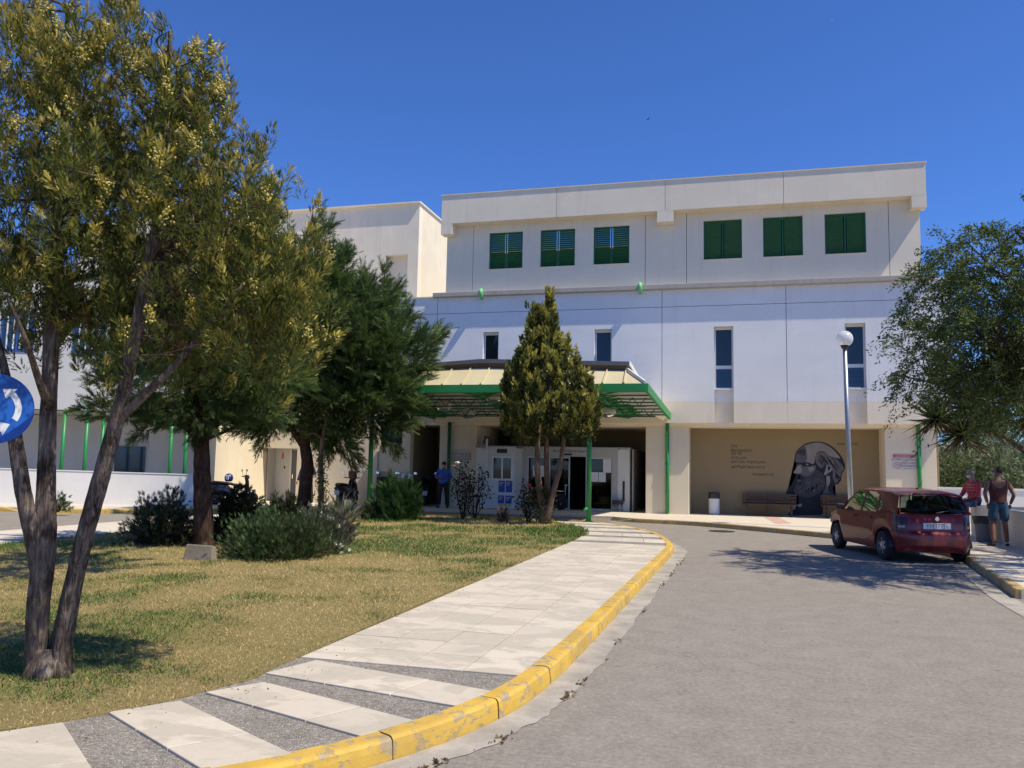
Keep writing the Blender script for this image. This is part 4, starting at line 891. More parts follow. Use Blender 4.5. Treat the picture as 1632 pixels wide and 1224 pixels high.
# ================================================================== red hatchback
def make_car():
    car = thing('parked_car', 'dark red five door hatchback parked by the right kerb', 'car', world=False)
    Lf, Lr, W = 1.86, -1.86, .825
    AX_F, AX_R, WR, AR = 1.20, -1.21, .285, .335
    # plan outline (counter-clockwise from rear left corner), rounded rectangle with tapering ends
    def plan(n=160):
        pts = []
        for t in np.linspace(0, 2*math.pi, 721)[:-1]:
            c, s = math.cos(t), math.sin(t); e = 5.2
            r = (abs(c)**e+abs(s)**e)**(-1/e); pts.append((r*c*1.86, r*s*W))
        P = np.array(pts+[pts[0]]); P = resample(P, .01)
        s = np.r_[0, np.cumsum(np.linalg.norm(np.diff(P, axis=0), axis=1))]; q = np.linspace(0, s[-1], n, endpoint=False)
        return np.stack([np.interp(q, s, P[:, k]) for k in (0, 1)], 1)
    PL = plan(260); PN = np.roll(PL, -1, 0)-np.roll(PL, 1, 0); PN /= np.linalg.norm(PN, axis=1)[:, None]; PN = np.stack([PN[:, 1], -PN[:, 0]], 1)
    def zbot(x):
        z = .20
        for a in (AX_F, AX_R):
            d = abs(x-a)
            if d < AR: z = max(z, .285+math.sqrt(AR*AR-d*d))
        return z
    def ztop(x):   # belt / bonnet line
        return float(np.interp(x, [-1.9,-1.5,-.9,.2,.85,1.1,1.5,1.75,1.9], [.93,.925,.905,.89,.89,.865,.80,.73,.66]))
    def prof(x, y, t, nx, z):
        """outward offset at height fraction t; nx tells ends from sides"""
        end = max(0, abs(nx)); side = 1-end
        o = -.055*(1-t)**3*side*1.2 - .03*max(0, t-.55)**1.3*side + .012*math.exp(-((z-.52)/.10)**2)*side
        if nx < 0: o += end*(np.interp(z, [.18,.24,.32,.50,.56,.60,.75,.93], [-.10,-.035,.0,.005,-.005,-.045,-.055,-.11]))
        else: o += end*(np.interp(z, [.18,.25,.35,.52,.60,.70,.8], [-.08,-.01,.0,0,-.04,-.08,-.16]))
        return o
    def pt(k, t, off=0):
        x, y = PL[k % 260]; nx, ny = PN[k % 260]
        sideish = abs(ny) > .6
        zb = zbot(x) if sideish else .22
        z = zb+(ztop(x)-zb)*t; o = prof(x, y, t, nx*abs(nx), z)+off
        return (x+nx*o, y+ny*o, z)
    rows = np.array([[pt(k, t) for k in range(260)] for t in np.linspace(0, 1, 22)])
    m = MB().grid(rows, close=True)
    body = m.build('body', 'car_paint', car, smooth=True)
    # inner wheel wells / underside
    MB().box(-1.7, 1.7, -.62, .62, .20, .30).build('floor_pan', 'black_plastic', car)
    for a in (AX_F, AX_R):
        for s in (-1, 1):
            n = 18; v = []
            for i in range(n+1):
                t = math.pi*i/n; v += [(a+AR*math.cos(t), s*.80, .285+AR*math.sin(t)), (a+AR*math.cos(t), s*.52, .285+AR*math.sin(t))]
            MB().add(v, [(2*i, 2*i+2, 2*i+3, 2*i+1) for i in range(n)]).box(a-AR, a+AR, s*.52-.005, s*.52+.005, .2, .62).build('wheel_well', 'black_plastic', car)
    # bonnet
    xs = np.linspace(.86, 1.80, 12); hood = []
    for x in xs:
        w = W*(1-(max(0, x-1.2)/1.6)**2)-.03; z = ztop(x)
        hood.append([(x, w*u, z+.045*(1-u*u)*(1 if x < 1.7 else .4)) for u in np.linspace(-1, 1, 11)])
    MB().grid(np.array(hood)).build('bonnet', 'car_paint', car, smooth=True)
    # greenhouse: corner points (x, y, z) belt then roof, left is +y
    def S(x, z):   # half width of the glasshouse at height z
        return float(np.interp(z, [.88, 1.15, 1.36], [.765, .70, .60]))
    rf = lambda x: float(np.interp(x, [-1.62,-1.50,-1.25,-.6,.1,.45], [1.315,1.355,1.385,1.41,1.405,1.375]))
    gx = np.linspace(-1.60, .42, 16); roof = []
    for x in gx:
        z = rf(x); w = .615*(1-.10*max(0, (x+.2)/.7)**2)
        roof.append([(x-.03*(u*u)*(1 if x < -1.5 else 0), w*u, z-.055*abs(u)**3.2) for u in np.linspace(-1, 1, 13)])
    MB().grid(np.array(roof)).build('roof', 'car_paint', car, smooth=True)
    def pane(c, inset, name, frame_mat='car_paint', glass='car_glass', thick=.018):
        """c: 4+ corners in order round the opening; a painted frame ring with glass inside"""
        c = [np.array(p, float) for p in c]; mid = sum(c)/len(c); n = len(c)
        nn = np.cross(c[1]-c[0], c[-1]-c[0]); nn /= np.linalg.norm(nn)
        if nn@(mid-np.array([-.3, 0, .9])) < 0: nn = -nn
        inn = []
        for i in range(n):
            a, b, d = c[i-1]-c[i], c[(i+1) % n]-c[i], 0
            a /= np.linalg.norm(a); b /= np.linalg.norm(b); s_ = max(.35, np.linalg.norm(np.cross(a, b))); inn.append(c[i]+(a+b)*inset/s_)
        v = c+inn+[p-nn*thick for p in inn]
        MB().add(v, [(i, (i+1) % n, n+(i+1) % n, n+i) for i in range(n)]+[(n+i, n+(i+1) % n, 2*n+(i+1) % n, 2*n+i) for i in range(n)]).build(name, frame_mat, car)
        MB().add([p-nn*.010+(mid-p)*-.01 for p in inn], [tuple(range(n))]).build('window_glass', glass, car)
    for s in (1, -1):
        bz = lambda x: ztop(x)-.004
        def q(x, z): return (x, s*S(x, z), z)
        pane([q(-.13, bz(-.13)), q(.90, bz(.9)), q(.62, 1.12), q(.30, rf(.3)-.055), q(-.13, rf(-.13)-.055)], .028, 'front_door_frame')
        pane([q(-.92, bz(-.92)), q(-.13, bz(-.13)), q(-.13, rf(-.13)-.055), q(-.80, rf(-.8)-.055)], .028, 'rear_door_frame')
        pane([q(-1.13, bz(-1.1)+.10), q(-1.0, bz(-1)), q(-.92, bz(-.92)), q(-.80, rf(-.8)-.055), q(-.98, rf(-1)-.06)], .03, 'quarter_frame')
        # C pillar
        yb = .745
        MB().add([q(-1.13, bz(-1.1)+.10), q(-1.0, bz(-1)), (-1.72, s*.70, .925), (-1.60, s*.60, rf(-1.6)-.05), q(-1.25, rf(-1.25)-.055), q(-.98, rf(-1)-.06), q(-.80, rf(-.8)-.055)], [(0,1,2,3,4,5,6)]).build('rear_pillar', 'car_paint', car)
    bl = [(-1.73, .70, .925), (-1.73, -.70, .925), (-1.61, -.60, 1.275), (-1.61, .60, 1.275)]
    pane([(-1.765, .685, .93), (-1.80, .25, .93), (-1.80, -.25, .93), (-1.765, -.685, .93), (-1.60, -.595, 1.275), (-1.63, -.2, 1.31), (-1.63, .2, 1.31), (-1.60, .595, 1.275)], .030, 'tailgate_frame', 'car_paint')
    pane([(.90, .72, .90), (.98, .3, .90), (.98, -.3, .90), (.90, -.72, .90), (.42, -.56, 1.33), (.44, 0, 1.37), (.42, .56, 1.33)], .04, 'windscreen_frame')
    # black seals, door gaps, rub strips, handles (laid on the body surface)
    def surf_strip(k0, k1, t0, t1, off, name, mat, n=14, parent=car):
        ks = np.linspace(k0, k1, n); P = []
        def ip(k, t):
            a = int(math.floor(k)); f = k-a; return np.array(pt(a, t, off))*(1-f)+np.array(pt(a+1, t, off))*f
        for t in np.linspace(t0, t1, 5): P.append([ip(k, t) for k in ks])
        return MB().grid(np.array(P)).build(name, mat, parent, smooth=True)
    def kx(x, s):   # outline index on side s at x
        c = [(abs(PL[k][0]-x), k) for k in range(260) if PL[k][1]*s > .5]; return min(c)[1]
    plain('lamp_red', (.040, .003, .004), .15, 0, .4, 30); plain('lamp_clear', (.35, .28, .26), .15, 0, .2, 30)
    for s in (1, -1):
        a, b = sorted((kx(-.78, s), kx(.86, s))); surf_strip(a, b, .47, .535, .012, 'rub_strip', 'car_paint', 30)
        for x in (-.13, .86, -.95):
            k = kx(x, s); surf_strip(k-.12, k+.12, .10 if x > -.9 else .62, .995, .0025, 'door_gap', 'black_plastic', 2)
        for x in (-.05, -.84):
            k = kx(x+.07, s); P = np.array(pt(k, .86, .014)); MB().obox(P, (.075,0,0), (0,.012,0), (0,0,.014)).build('door_handle', 'black_plastic', car, bevel=.006)
        # mirror
        P = np.array((.74, s*.80, .955)); MB().obox(P+np.array([0, s*.06, .01]), (.05,0,0), (.012*s,.085,0), (0,0,.06)).build('mirror', 'black_plastic', car, bevel=.03)
        # tail lamps wrapping the rear corners
        kr = [k for k in range(260) if PL[k][0] < -1.5 and PL[k][1]*s > .3]; kc = sorted(kr, key=lambda k: abs(PL[k][0]+1.62)+0*k)
        ka = min((k for k in range(260) if PL[k][1]*s > 0), key=lambda k: abs(PL[k][0]+1.60) + (9 if PL[k][1]*s < .6 else 0))
        kb = min((k for k in range(260) if PL[k][0] < -1.4), key=lambda k: abs(PL[k][1]-s*.56))
        lo, hi = min(ka, kb), max(ka, kb)
        lamp = surf_strip(lo, hi, .57, .93, .012, 'tail_lamp', 'lamp_red', 20); surf_strip(lo+(hi-lo)*(.35 if s > 0 else .15), hi-(hi-lo)*(.15 if s > 0 else .35), .64, .70, .016, 'reverse_lens', 'lamp_clear', 10, lamp)
        surf_strip(lo+1, hi-1, .575, .582, .014, 'lamp_seal', 'black_plastic', 18, lamp)
    kL = min((k for k in range(260) if PL[k][0] < -1.4), key=lambda k: abs(PL[k][1]-.80)); kR = min((k for k in range(260) if PL[k][0] < -1.4), key=lambda k: abs(PL[k][1]+.80))
    surf_strip(min(kL, kR), max(kL, kR), .545, .562, .002, 'bumper_gap', 'black_plastic', 60); surf_strip(min(kL, kR)+8, max(kL, kR)-8, .10, .13, .006, 'bumper_lip', 'car_paint', 60)
    # plate with lettering, badge, wiper, aerial, exhaust
    xr = pt((kL+kR)//2, .66)[0]
    pl = MB().box(xr-.018, xr-.006, -.26, .26, .655, .765).build('number_plate', 'paper_white', car, bevel=.003)
    me = text_mesh('YPE17751', .118, 'CENTER'); me.transform(Matrix(((0,0,-1,xr-.0195),(-.86,0,0,0),(0,1,0,.668),(0,0,0,1)))); link('plate_lettering', me, 'ink_black', pl)
    MB().lathe([(.036,-.02),(.042,-.016),(.042,0),(.0,0.002)][::-1], 20, (xr-.004, 0, .845), 'x').build('badge', 'chrome', car)
    MB().tube([(-1.80,.0,.955),(-1.775,-.25,1.0),(-1.77,-.42,1.01)], .008, 6).build('wiper', 'black_plastic', car)
    MB().tube([(-1.05,.0,1.385),(-1.30,.0,1.56)], [.006,.003], 6).build('aerial', 'black_plastic', car); MB().lathe([(.03,0),(.02,.03),(.008,.05)], 10, (-1.05,0,1.375)).build('aerial_foot', 'black_plastic', car)
    MB().tube([(-1.6,.35,.22),(-1.88,.35,.20)], .025, 10).build('exhaust', 'galv', car); MB().box(-.62/2, .62/2, 0, 0.001, 0, .001)
    # headlamps and grille at the nose
    for s in (1, -1): MB().obox((1.73, s*.55, .62), (.05,0,0), (-.03*s,.17,0), (-.02,0,.075)).build('headlamp', 'lamp_clear', car, bevel=.03)
    MB().obox((1.80, 0, .60), (.03,0,0), (0,.34,0), (-.01,0,.055)).build('grille', 'black_plastic', car, bevel=.01)
    # cabin
    MB().box(-1.6, 1.0, -.66, .66, .32, .40).box(.70, .98, -.66, .66, .55, .86).build('cabin_trim', 'black_plastic', car)
    for s in (1, -1):
        st = MB().obox((.05, s*.34, .55), (.26,0,0), (0,.22,0), (0,0,.10)).obox((-.24, s*.34, .86), (.07,0,0), (0,.21,0), (-.08,0,.30)).build('front_seat', 'black_plastic', car, bevel=.05)
        MB().obox((-.33, s*.34, 1.22), (.04,0,0), (0,.11,0), (-.01,0,.07)).build('headrest', 'black_plastic', st, bevel=.03)
    MB().obox((-.75, 0, .55), (.25,0,0), (0,.62,0), (0,0,.09)).obox((-1.05, 0, .80), (.06,0,0), (0,.62,0), (-.09,0,.22)).build('rear_seat', 'black_plastic', car, bevel=.05)
    MB().box(-1.62, -1.18, -.62, .62, .88, .90).build('parcel_shelf', 'black_plastic', car)
    MB().lathe([(.16,-.01),(.185,-.012),(.185,.012),(.16,.01)], 24, (.42, .34, .92), 'x').build('steering_wheel', 'black_plastic', car)
    # wheels
    tyre = MB().lathe([(.165,-.085),(.25,-.088),(.278,-.07),(.285,-.03),(.285,.03),(.278,.07),(.25,.088),(.165,.085)], 36, axis='y', cap=False).mesh('tyre'); tyre.materials.append(MATS['rubber'])
    rim = MB().lathe([(.185,-.092),(.180,-.070),(.165,-.062),(.06,-.078),(.045,-.09),(.0,-.092)][::-1], 36, axis='y', cap=False)
    rimm = rim.mesh('rim'); plain('wheel_trim', (.42, .43, .45), .35, .5, .1, 20); rimm.materials.append(MATS['wheel_trim'])
    slot = MB()
    for k in range(6):
        a = 2*math.pi*k/6; c_, s_ = math.cos(a), math.sin(a)
        slot.obox((.122*c_, -.0775, .122*s_), (.036*c_, -.004, .036*s_), (-.024*s_, 0, .024*c_), (0, .006, 0))
    slm = slot.mesh('rim_slots'); slm.materials.append(MATS['black_plastic'])
    for a in (AX_F, AX_R):
        for s in (1, -1):
            wo_ = bpy.data.objects.new('wheel', tyre); sc.collection.objects.link(wo_); wo_.parent = car; wo_.location = (a, s*.715, .287); wo_.rotation_euler = (0, rnd.uniform(0, 1), math.pi if s > 0 else 0)
            for me_, nm in ((rimm, 'rim'), (slm, 'rim_slots')):
                r_ = bpy.data.objects.new(nm, me_); sc.collection.objects.link(r_); r_.parent = wo_
                if nm == 'rim_slots': r_['kind'] = 'stuff'
    return car
car = make_car()
rl, fl_ = G(1408, 893), G(1330, 873)
hd = math.atan2(fl_[1]-rl[1], fl_[0]-rl[0]); mid = (np.array(rl)+np.array(fl_))/2
cc = mid[:2]+np.array([math.sin(hd), -math.cos(hd)])*.80
car.location = (cc[0], cc[1], .0); car.rotation_euler = (0, 0, hd)

# ================================================================== scooters
def make_scooter():
    s = thing('parked_scooter', 'x', 'scooter', world=False)     # faces +x
    for x, nm in ((-.62, 'wheel'), (.66, 'wheel')):
        t = MB().lathe([(.14,-.045),(.20,-.055),(.235,-.03),(.24,0),(.235,.03),(.20,.055),(.14,.045)], 26, (x, 0, .24), 'y').build(nm, 'rubber', s, smooth=True)
        MB().lathe([(.0,-.04),(.05,-.05),(.06,-.03),(.145,-.03),(.145,.03),(.06,.03),(.05,.05),(.0,.04)], 20, (x, 0, .24), 'y').build('rim', 'galv', t)
    # rear bodywork: stations of rounded sections
    def loft(name, sec, mat, n=14):
        P = []
        for (x, w, zb, zt) in sec:
            P.append([(x, w*math.copysign(abs(math.cos(t))**.6, math.cos(t)), (zb+zt)/2+(zt-zb)/2*math.copysign(abs(math.sin(t))**.6, math.sin(t))) for t in np.linspace(0, 2*math.pi, n, endpoint=False)])
        m = MB().grid(np.array(P), close=True); a = len(P)
        m.f += [tuple(range(n-1, -1, -1)), tuple(range((a-1)*n, a*n))]; return m.build(name, mat, s, smooth=True)
    plain('scooter_body', (.020, .021, .024), .25, 0, .2, 6, coat=.6)
    loft('rear_body', [(-.88,.06,.56,.66),(-.80,.13,.46,.74),(-.5,.17,.38,.76),(-.2,.16,.32,.72),(0,.13,.26,.55)], 'scooter_body')
    loft('seat', [(-.86,.08,.73,.80),(-.7,.14,.74,.86),(-.35,.15,.74,.84),(-.05,.12,.70,.80),(.05,.06,.66,.74)], 'black_plastic')
    loft('footboard', [(-.02,.13,.22,.32),(.20,.16,.20,.29),(.40,.14,.22,.32)], 'scooter_body')
    P = [(.34,.18,.24,.34),(.42,.20,.28,.60),(.46,.21,.45,.82),(.44,.17,.72,.98),(.40,.10,.94,1.06)]
    sh = []
    for (x, w, zb, zt) in P: sh.append([(x+.10*(1-(u*u)), w*u, (zb+zt)/2) for u in np.linspace(-1, 1, 9)])
    MB().grid(np.array(sh)).build('leg_shield', 'scooter_body', s, smooth=True)
    MB().tube([(.66,.075,.24),(.52,.06,.62),(.40,0,.98)], [.028,.03,.03], 8).tube([(.66,-.075,.24),(.52,-.06,.62)], .028, 8).build('fork', 'dark_metal', s, smooth=True)
    MB().lathe([(.0,-.05),(.10,-.05),(.12,.05),(.0,.06)], 14, (.72,0,.46), 'x').build('mudguard', 'scooter_body', s)
    MB().tube([(.36,-.34,1.04),(.40,-.12,1.02),(.40,.12,1.02),(.36,.34,1.04)], .018, 8).build('handlebar', 'dark_metal', s, smooth=True)
    MB().obox((.46,0,1.02), (.07,0,0), (0,.11,0), (-.02,0,.07)).build('headlamp', 'scooter_body', s, bevel=.03)
    for y in (-1, 1):
        MB().tube([(.38,y*.24,1.05),(.36,y*.34,1.22)], .007, 6).build('mirror_stem', 'dark_metal', s)
        MB().obox((.36,y*.37,1.25), (.012,0,0), (.005,.065,.01), (0,-.01,.045)).build('mirror', 'chrome', s, bevel=.015)
    MB().obox((-.86,0,.50), (.012,0,.006), (0,.10,0), (-.02,0,.085)).build('number_plate', 'paper_white', s); MB().obox((-.90,0,.66), (.02,0,0), (0,.09,0), (0,0,.03)).build('tail_lamp', 'lamp_red', s, bevel=.01)
    MB().tube([(-.3,-.16,.26),(-.85,-.19,.34)], [.045,.06], 10).build('silencer', 'dark_metal', s, smooth=True); MB().tube([(.0,.08,.22),(-.05,.22,.01)], .015, 6).build('stand', 'dark_metal', s)
    return s
sco = make_scooter()
grp = 'scooters parked along the shaded wall'
def helmet_box(root, mat, loc, name='top_box'):
    o = MB().lathe([(.0,0),(.13,.0),(.165,.05),(.165,.17),(.14,.25),(.07,.29),(.0,.30)], 18, loc).build(name, mat, root, smooth=True); return o
p = PY(553, 790, 28.9)
sco.location = (p[0], 28.9, .131); sco.rotation_euler = (0, 0, math.radians(90)); sco['label'] = 'black scooter with a box on its handlebars, alone left of the green canopy post'; sco['group'] = grp
q = PY(612, 790, 29.0); s2 = copy_tree(sco, (q[0], 29.0, .131), math.radians(99), 'dark scooter half hidden behind the canopy post with a camouflage bag', grp)
q = PY(640, 790, 29.3); s3 = copy_tree(sco, (q[0], 29.3, .131), math.radians(84), 'dark scooter with white mirror cowl behind the light green bush', grp)
q = PY(684, 790, 31.4); s4 = copy_tree(sco, (q[0], 31.0, .131), math.radians(108), 'scooter in the dark recess left of the man in blue', grp)
q = PY(372, 780, 26.6); s5 = copy_tree(sco, (q[0], 26.6, .131), math.radians(20), 'scooter hidden behind the dark shrub, only a blue and white helmet showing', grp)
MB().obox((.42,0,1.16), (.10,0,.02), (0,.15,0), (-.03,0,.16)).build('front_box', 'wood_dark', sco, bevel=.05)
plain('camouflage', (.07, .06, .025), .9, 0, .9, 14); MB().obox((-.30,0,.98), (.20,0,0), (0,.19,0), (0,0,.14)).build('bag', 'camouflage', s2, bevel=.06)
MB().obox((.40,0,1.12), (.08,0,0), (0,.22,0), (0,0,.10)).build('front_cowl', 'paper_white', s3, bevel=.05)
plain('helmet_blue', (.03, .05, .22), .3, 0, .3, 3); hb = thing('crash_helmet', 'blue and white crash helmet on the scooter behind the dark shrub', 'helmet', (s5.location.x-.18, s5.location.y-.05, .95))
hl = np.array([s5.location.x-.18, s5.location.y-.05, .99])
MB().lathe([(.10,-.02),(.145,.03),(.155,.12),(.13,.21),(.07,.26),(.0,.275)], 20, hl).build('shell', 'helmet_blue', hb, smooth=True); MB().obox(hl+np.array([.02,-.13,.12]), (.06,0,0), (0,.03,0), (0,-.01,.08)).build('stripe', 'paper_white', hb, bevel=.02)

# ================================================================== people
def skin_mesh(verts, edges, radii, name, mat, parent, root=0, sub=2, smooth=True):
    me = bpy.data.meshes.new(name); me.from_pydata([tuple(v) for v in verts], edges, [])
    o = bpy.data.objects.new(name, me); sc.collection.objects.link(o); me.materials.append(MATS[mat])
    o.modifiers.new('skin', 'SKIN'); sd = o.modifiers.new('sub', 'SUBSURF'); sd.levels = sub; sd.render_levels = sub
    if not me.skin_vertices: me.attributes.new('skin', 'FLOAT', 'POINT')
    for i, r in enumerate(radii):
        r = r if hasattr(r, '__len__') else (r, r)
        me.skin_vertices[0].data[i].radius = r; me.skin_vertices[0].data[i].use_root = (i == root)
    # bake so that the part is a plain mesh
    dg = bpy.context.evaluated_depsgraph_get(); me2 = bpy.data.meshes.new_from_object(o.evaluated_get(dg))
    bpy.data.objects.remove(o); me2.name = name
    return link(name, me2, None, parent, smooth)
plain('skin_tone', (.36, .19, .12), .55, 0, .08, 10); plain('skin_tan', (.20, .095, .060), .55, 0, .1, 10)
plain('hair_dark', (.012, .010, .009), .6, 0, .3, 30); plain('hair_grey', (.30, .28, .26), .7, 0, .3, 40); plain('shirt_blue', (.045, .11, .46), .8, 0, .12, 12, .5, 9); plain('trousers_black', (.012, .012, .014), .85, 0, .2, 9, .5, 8)
plain('jacket_red', (.50, .045, .055), .6, 0, .15, 9); plain('jacket_seam', (.70, .42, .40), .7); plain('jeans', (.065, .085, .13), .9, 0, .2, 14, .3, 20); plain('vest_maroon', (.085, .022, .018), .85, 0, .2, 10, .5, 9)
plain('shorts_blue', (.030, .085, .125), .85, 0, .2, 9, .5, 8); plain('jacket_navy', (.012, .016, .045), .7, 0, .25, 9, .4, 9); plain('mask_white', (.62, .66, .70), .8); plain('shoe_dark', (.03, .03, .04), .7); plain('shoe_blue', (.08, .16, .30), .7)
def person(label, loc, rz, J, skin, top, bottom, hair, sleeve='long', leg='long', top_mat='shirt_blue', bot_mat='trousers_black', shoe='shoe_dark', mask=None, hairstyle='short', face=0.0, wide=1.0):
    """J: joint positions (x right, y forward is -y local i.e. figure faces -y, z up)"""
    P = thing('person', label, 'person', loc, world=False, rz=rz); J = {k: np.array(v, float) for k, v in J.items()}
    g = lambda *k: [J[i] for i in k]
    lerp = lambda a, b, t: J[a]*(1-t)+J[b]*t
    V = []; E_ = []; R = []
    def chain(pts, rad, start=None):
        prev = start
        for p, r in zip(pts, rad):
            V.append(p); R.append(r); i = len(V)-1
            if prev is not None: E_.append((prev, i))
            prev = i
        return prev
    pel = chain([J['pelvis']], [(.15*wide,.11)]); che = chain([lerp('pelvis','chest',.5), J['chest']], [(.135*wide,.10), (.165*wide,.11)], pel)
    nk = chain([J['neck'], J['neck']+(J['head']-J['neck'])*.35, J['head'], J['head']+np.array([0,0,.085])], [(.075,.065), .056, (.078,.095), (.066,.078)], che)
    for s in ('L', 'R'):
        chain(g('sh'+s)+[lerp('sh'+s,'el'+s,.5)]+g('el'+s)+[lerp('el'+s,'wr'+s,.5)]+g('wr'+s), [.062,.053,.043,.040,.030], che)
        chain(g('hip'+s)+[lerp('hip'+s,'kn'+s,.5)]+g('kn'+s)+[lerp('kn'+s,'an'+s,.4)]+g('an'+s), [.092,.082,.060,.058,.042], pel)
    body = skin_mesh(V, E_, R, 'body', skin, P, 0)
    # face
    fx = np.array([math.sin(face), -math.cos(face), 0]); fr = np.array([math.cos(face), math.sin(face), 0]); h = J['head']+np.array([0,0,.03])
    MB().obox(h+fx*.098+np.array([0,0,-.01]), fr*.014, fx*.018, (0,0,.025)).build('nose', skin, body, bevel=.008)
    for e in (-1, 1):
        MB().lathe([(0,-.008),(.010,-.004),(.010,.004),(0,.008)], 8, h+fx*.086+fr*.032*e+np.array([0,0,.02])).build('eye', 'ink_black', body); MB().obox(h+fr*.082*e, fr*.008, fx*.02, (0,0,.03)).build('ear', skin, body, bevel=.006)
    MB().obox(h+fx*.090+np.array([0,0,-.055]), fr*.026, fx*.006, (0,0,.006)).build('mouth', 'ink_red', body)
    # hands: palm and five fingers
    for s in ('L', 'R'):
        d = J['wr'+s]-J['el'+s]; d /= np.linalg.norm(d); a = J.get('palm'+s, None); a = np.array(a) if a is not None else np.array([1.,0,0]); a = a-d*(a@d); a /= np.linalg.norm(a); c = np.cross(d, a)
        hv = [J['wr'+s], J['wr'+s]+d*.05]; he = [(0,1)]; hr = [.028, (.036,.018)]
        hv.append(J['wr'+s]+d*.09); he.append((1,2)); hr.append((.036,.016))
        for k, (o_, l_) in enumerate(((-.030,.065),(-.010,.078),(.010,.074),(.030,.058))):
            b0 = hv[2]+a*o_+d*.01; i = len(hv); hv += [b0, b0+d*l_*.55+c*.010, b0+d*l_*.9+c*.03]; hr += [.010,.009,.0075]; he += [(2,i),(i,i+1),(i+1,i+2)]
        i = len(hv); b0 = hv[1]-a*.034; hv += [b0-a*.012+d*.015, b0-a*.022+d*.05+c*.01]; hr += [.012,.009]; he += [(1,i),(i,i+1)]
        skin_mesh(hv, he, hr, 'hand', skin, P, 0, 1)
    # hair
    hm = MB(); prof = [(.070,-.035),(.082,-.01),(.086,.03),(.080,.062),(.060,.092),(.030,.107),(.0,.112)]
    hm.lathe(prof, 18, (0,0,0)); hv = np.array(hm.v); hv[:, 1] *= 1.12; hv = hv-fx*0.016; hv[:, 2] += np.where(hv[:, 2] < .05, .55*np.clip(hv@fx+.03, 0, .1), 0)
    hm.v = [tuple(p+J['head']+np.array([0,0,.025])) for p in hv]; hm.build('hair', hair, P, smooth=True)
    if mask: MB().obox(h+fx*.072+np.array([0,0,-.06]), fr*.05, fx*.02, (0,0,.036)).build('face_mask', mask, P, bevel=.02)
    # top
    V, E_, R = [], [], []
    up = .018
    pel = chain([J['pelvis']+np.array([0,0,-.05]), J['pelvis']+np.array([0,0,.04])], [(.160*wide+up,.12+up), (.165*wide+up,.125+up)]); che = chain([lerp('pelvis','chest',.5), J['chest']], [(.145*wide+up,.108+up), (.170*wide+up,.115+up)], pel)
    chain([J['chest']*.35+J['neck']*.65], [(.10,.085)], che)
    for s in ('L', 'R'):
        if sleeve == 'long': chain(g('sh'+s)+[lerp('sh'+s,'el'+s,.5)]+g('el'+s)+[lerp('el'+s,'wr'+s,.5), lerp('el'+s,'wr'+s,.93)], [.078,.070,.060,.054,.045], che)
        else: chain([J['sh'+s]*.75+J['chest']*.25+np.array([0,0,.02]), J['sh'+s]*.72+J['neck']*.28+np.array([0,0,.035])], [.088, .06], che)
    skin_mesh(V, E_, R, 'shirt' if 'shirt' in top_mat else ('vest' if 'vest' in top_mat else 'jacket'), top_mat, P, 0)
    # trousers
    V, E_, R = [], [], []
    pel = chain([J['pelvis']], [(.160*wide,.122)]); chain([J['pelvis']+(J['chest']-J['pelvis'])*.42], [(.158*wide,.122)], pel)
    for s in ('L', 'R'):
        if leg == 'long': chain(g('hip'+s)+[lerp('hip'+s,'kn'+s,.5)]+g('kn'+s)+[lerp('kn'+s,'an'+s,.5), lerp('kn'+s,'an'+s,.95)], [.108,.098,.080,.074,.070], pel)
        else: chain(g('hip'+s)+[lerp('hip'+s,'kn'+s,.5), lerp('hip'+s,'kn'+s,.92)], [.112,.108,.105], pel)
    skin_mesh(V, E_, R, 'trousers' if leg == 'long' else 'shorts', bot_mat, P, 0)
    for s in ('L', 'R'):
        f = J.get('toe'+s, J['an'+s]+np.array([0,-.17,-.05])); a = J['an'+s]
        skin_mesh([a+np.array([0,0,-.01]), a+np.array([0,.02,-.045]), a*.4+f*.6+np.array([0,0,-.01]), f], [(0,1),(1,2),(2,3)], [.045,(.044,.038),(.045,.032),(.038,.024)], 'shoe', shoe, P, 0, 1)
    return P
def stand(h=1.74, sp=.10):
    k = h/1.74
    J = dict(pelvis=(0,0,.93), chest=(0,.0,1.26), neck=(0,.01,1.46), head=(0,-.01,1.60), shL=(-.185,0,1.40), shR=(.185,0,1.40), elL=(-.25,.03,1.12), elR=(.25,.03,1.12), wrL=(-.25,-.05,.88), wrR=(.25,-.05,.88),
             hipL=(-.10,0,.88), hipR=(.10,0,.88), knL=(-.12,-.01,.49), knR=(.12,-.01,.49), anL=(-.13,.02,.085), anR=(.13,.02,.085), toeL=(-.15,-.15,.03), toeR=(.15,-.15,.03))
    return {a: tuple(np.array(b)*k) for a, b in J.items()}
J = stand(1.72); J.update(elL=(-.30,-.03,1.12), elR=(.30,-.03,1.12), wrL=(.03,-.22,1.16), wrR=(-.05,-.24,1.11), palmL=(0,0,1), palmR=(0,0,1), anL=(-.16,.02,.085), anR=(.16,.02,.085), knL=(-.13,-.01,.49), knR=(.13,-.01,.49), toeL=(-.20,-.15,.03), toeR=(.20,-.15,.03))
p = G(711, 809, .131)
person('man in blue shirt and black trousers, arms folded, wearing a mask before the porch column', (p[0], 29.3, .131), math.radians(4), J, 'skin_tan', 1, 1, 'hair_dark', top_mat='shirt_blue', bot_mat='trousers_black', mask='mask_white', face=-.25)
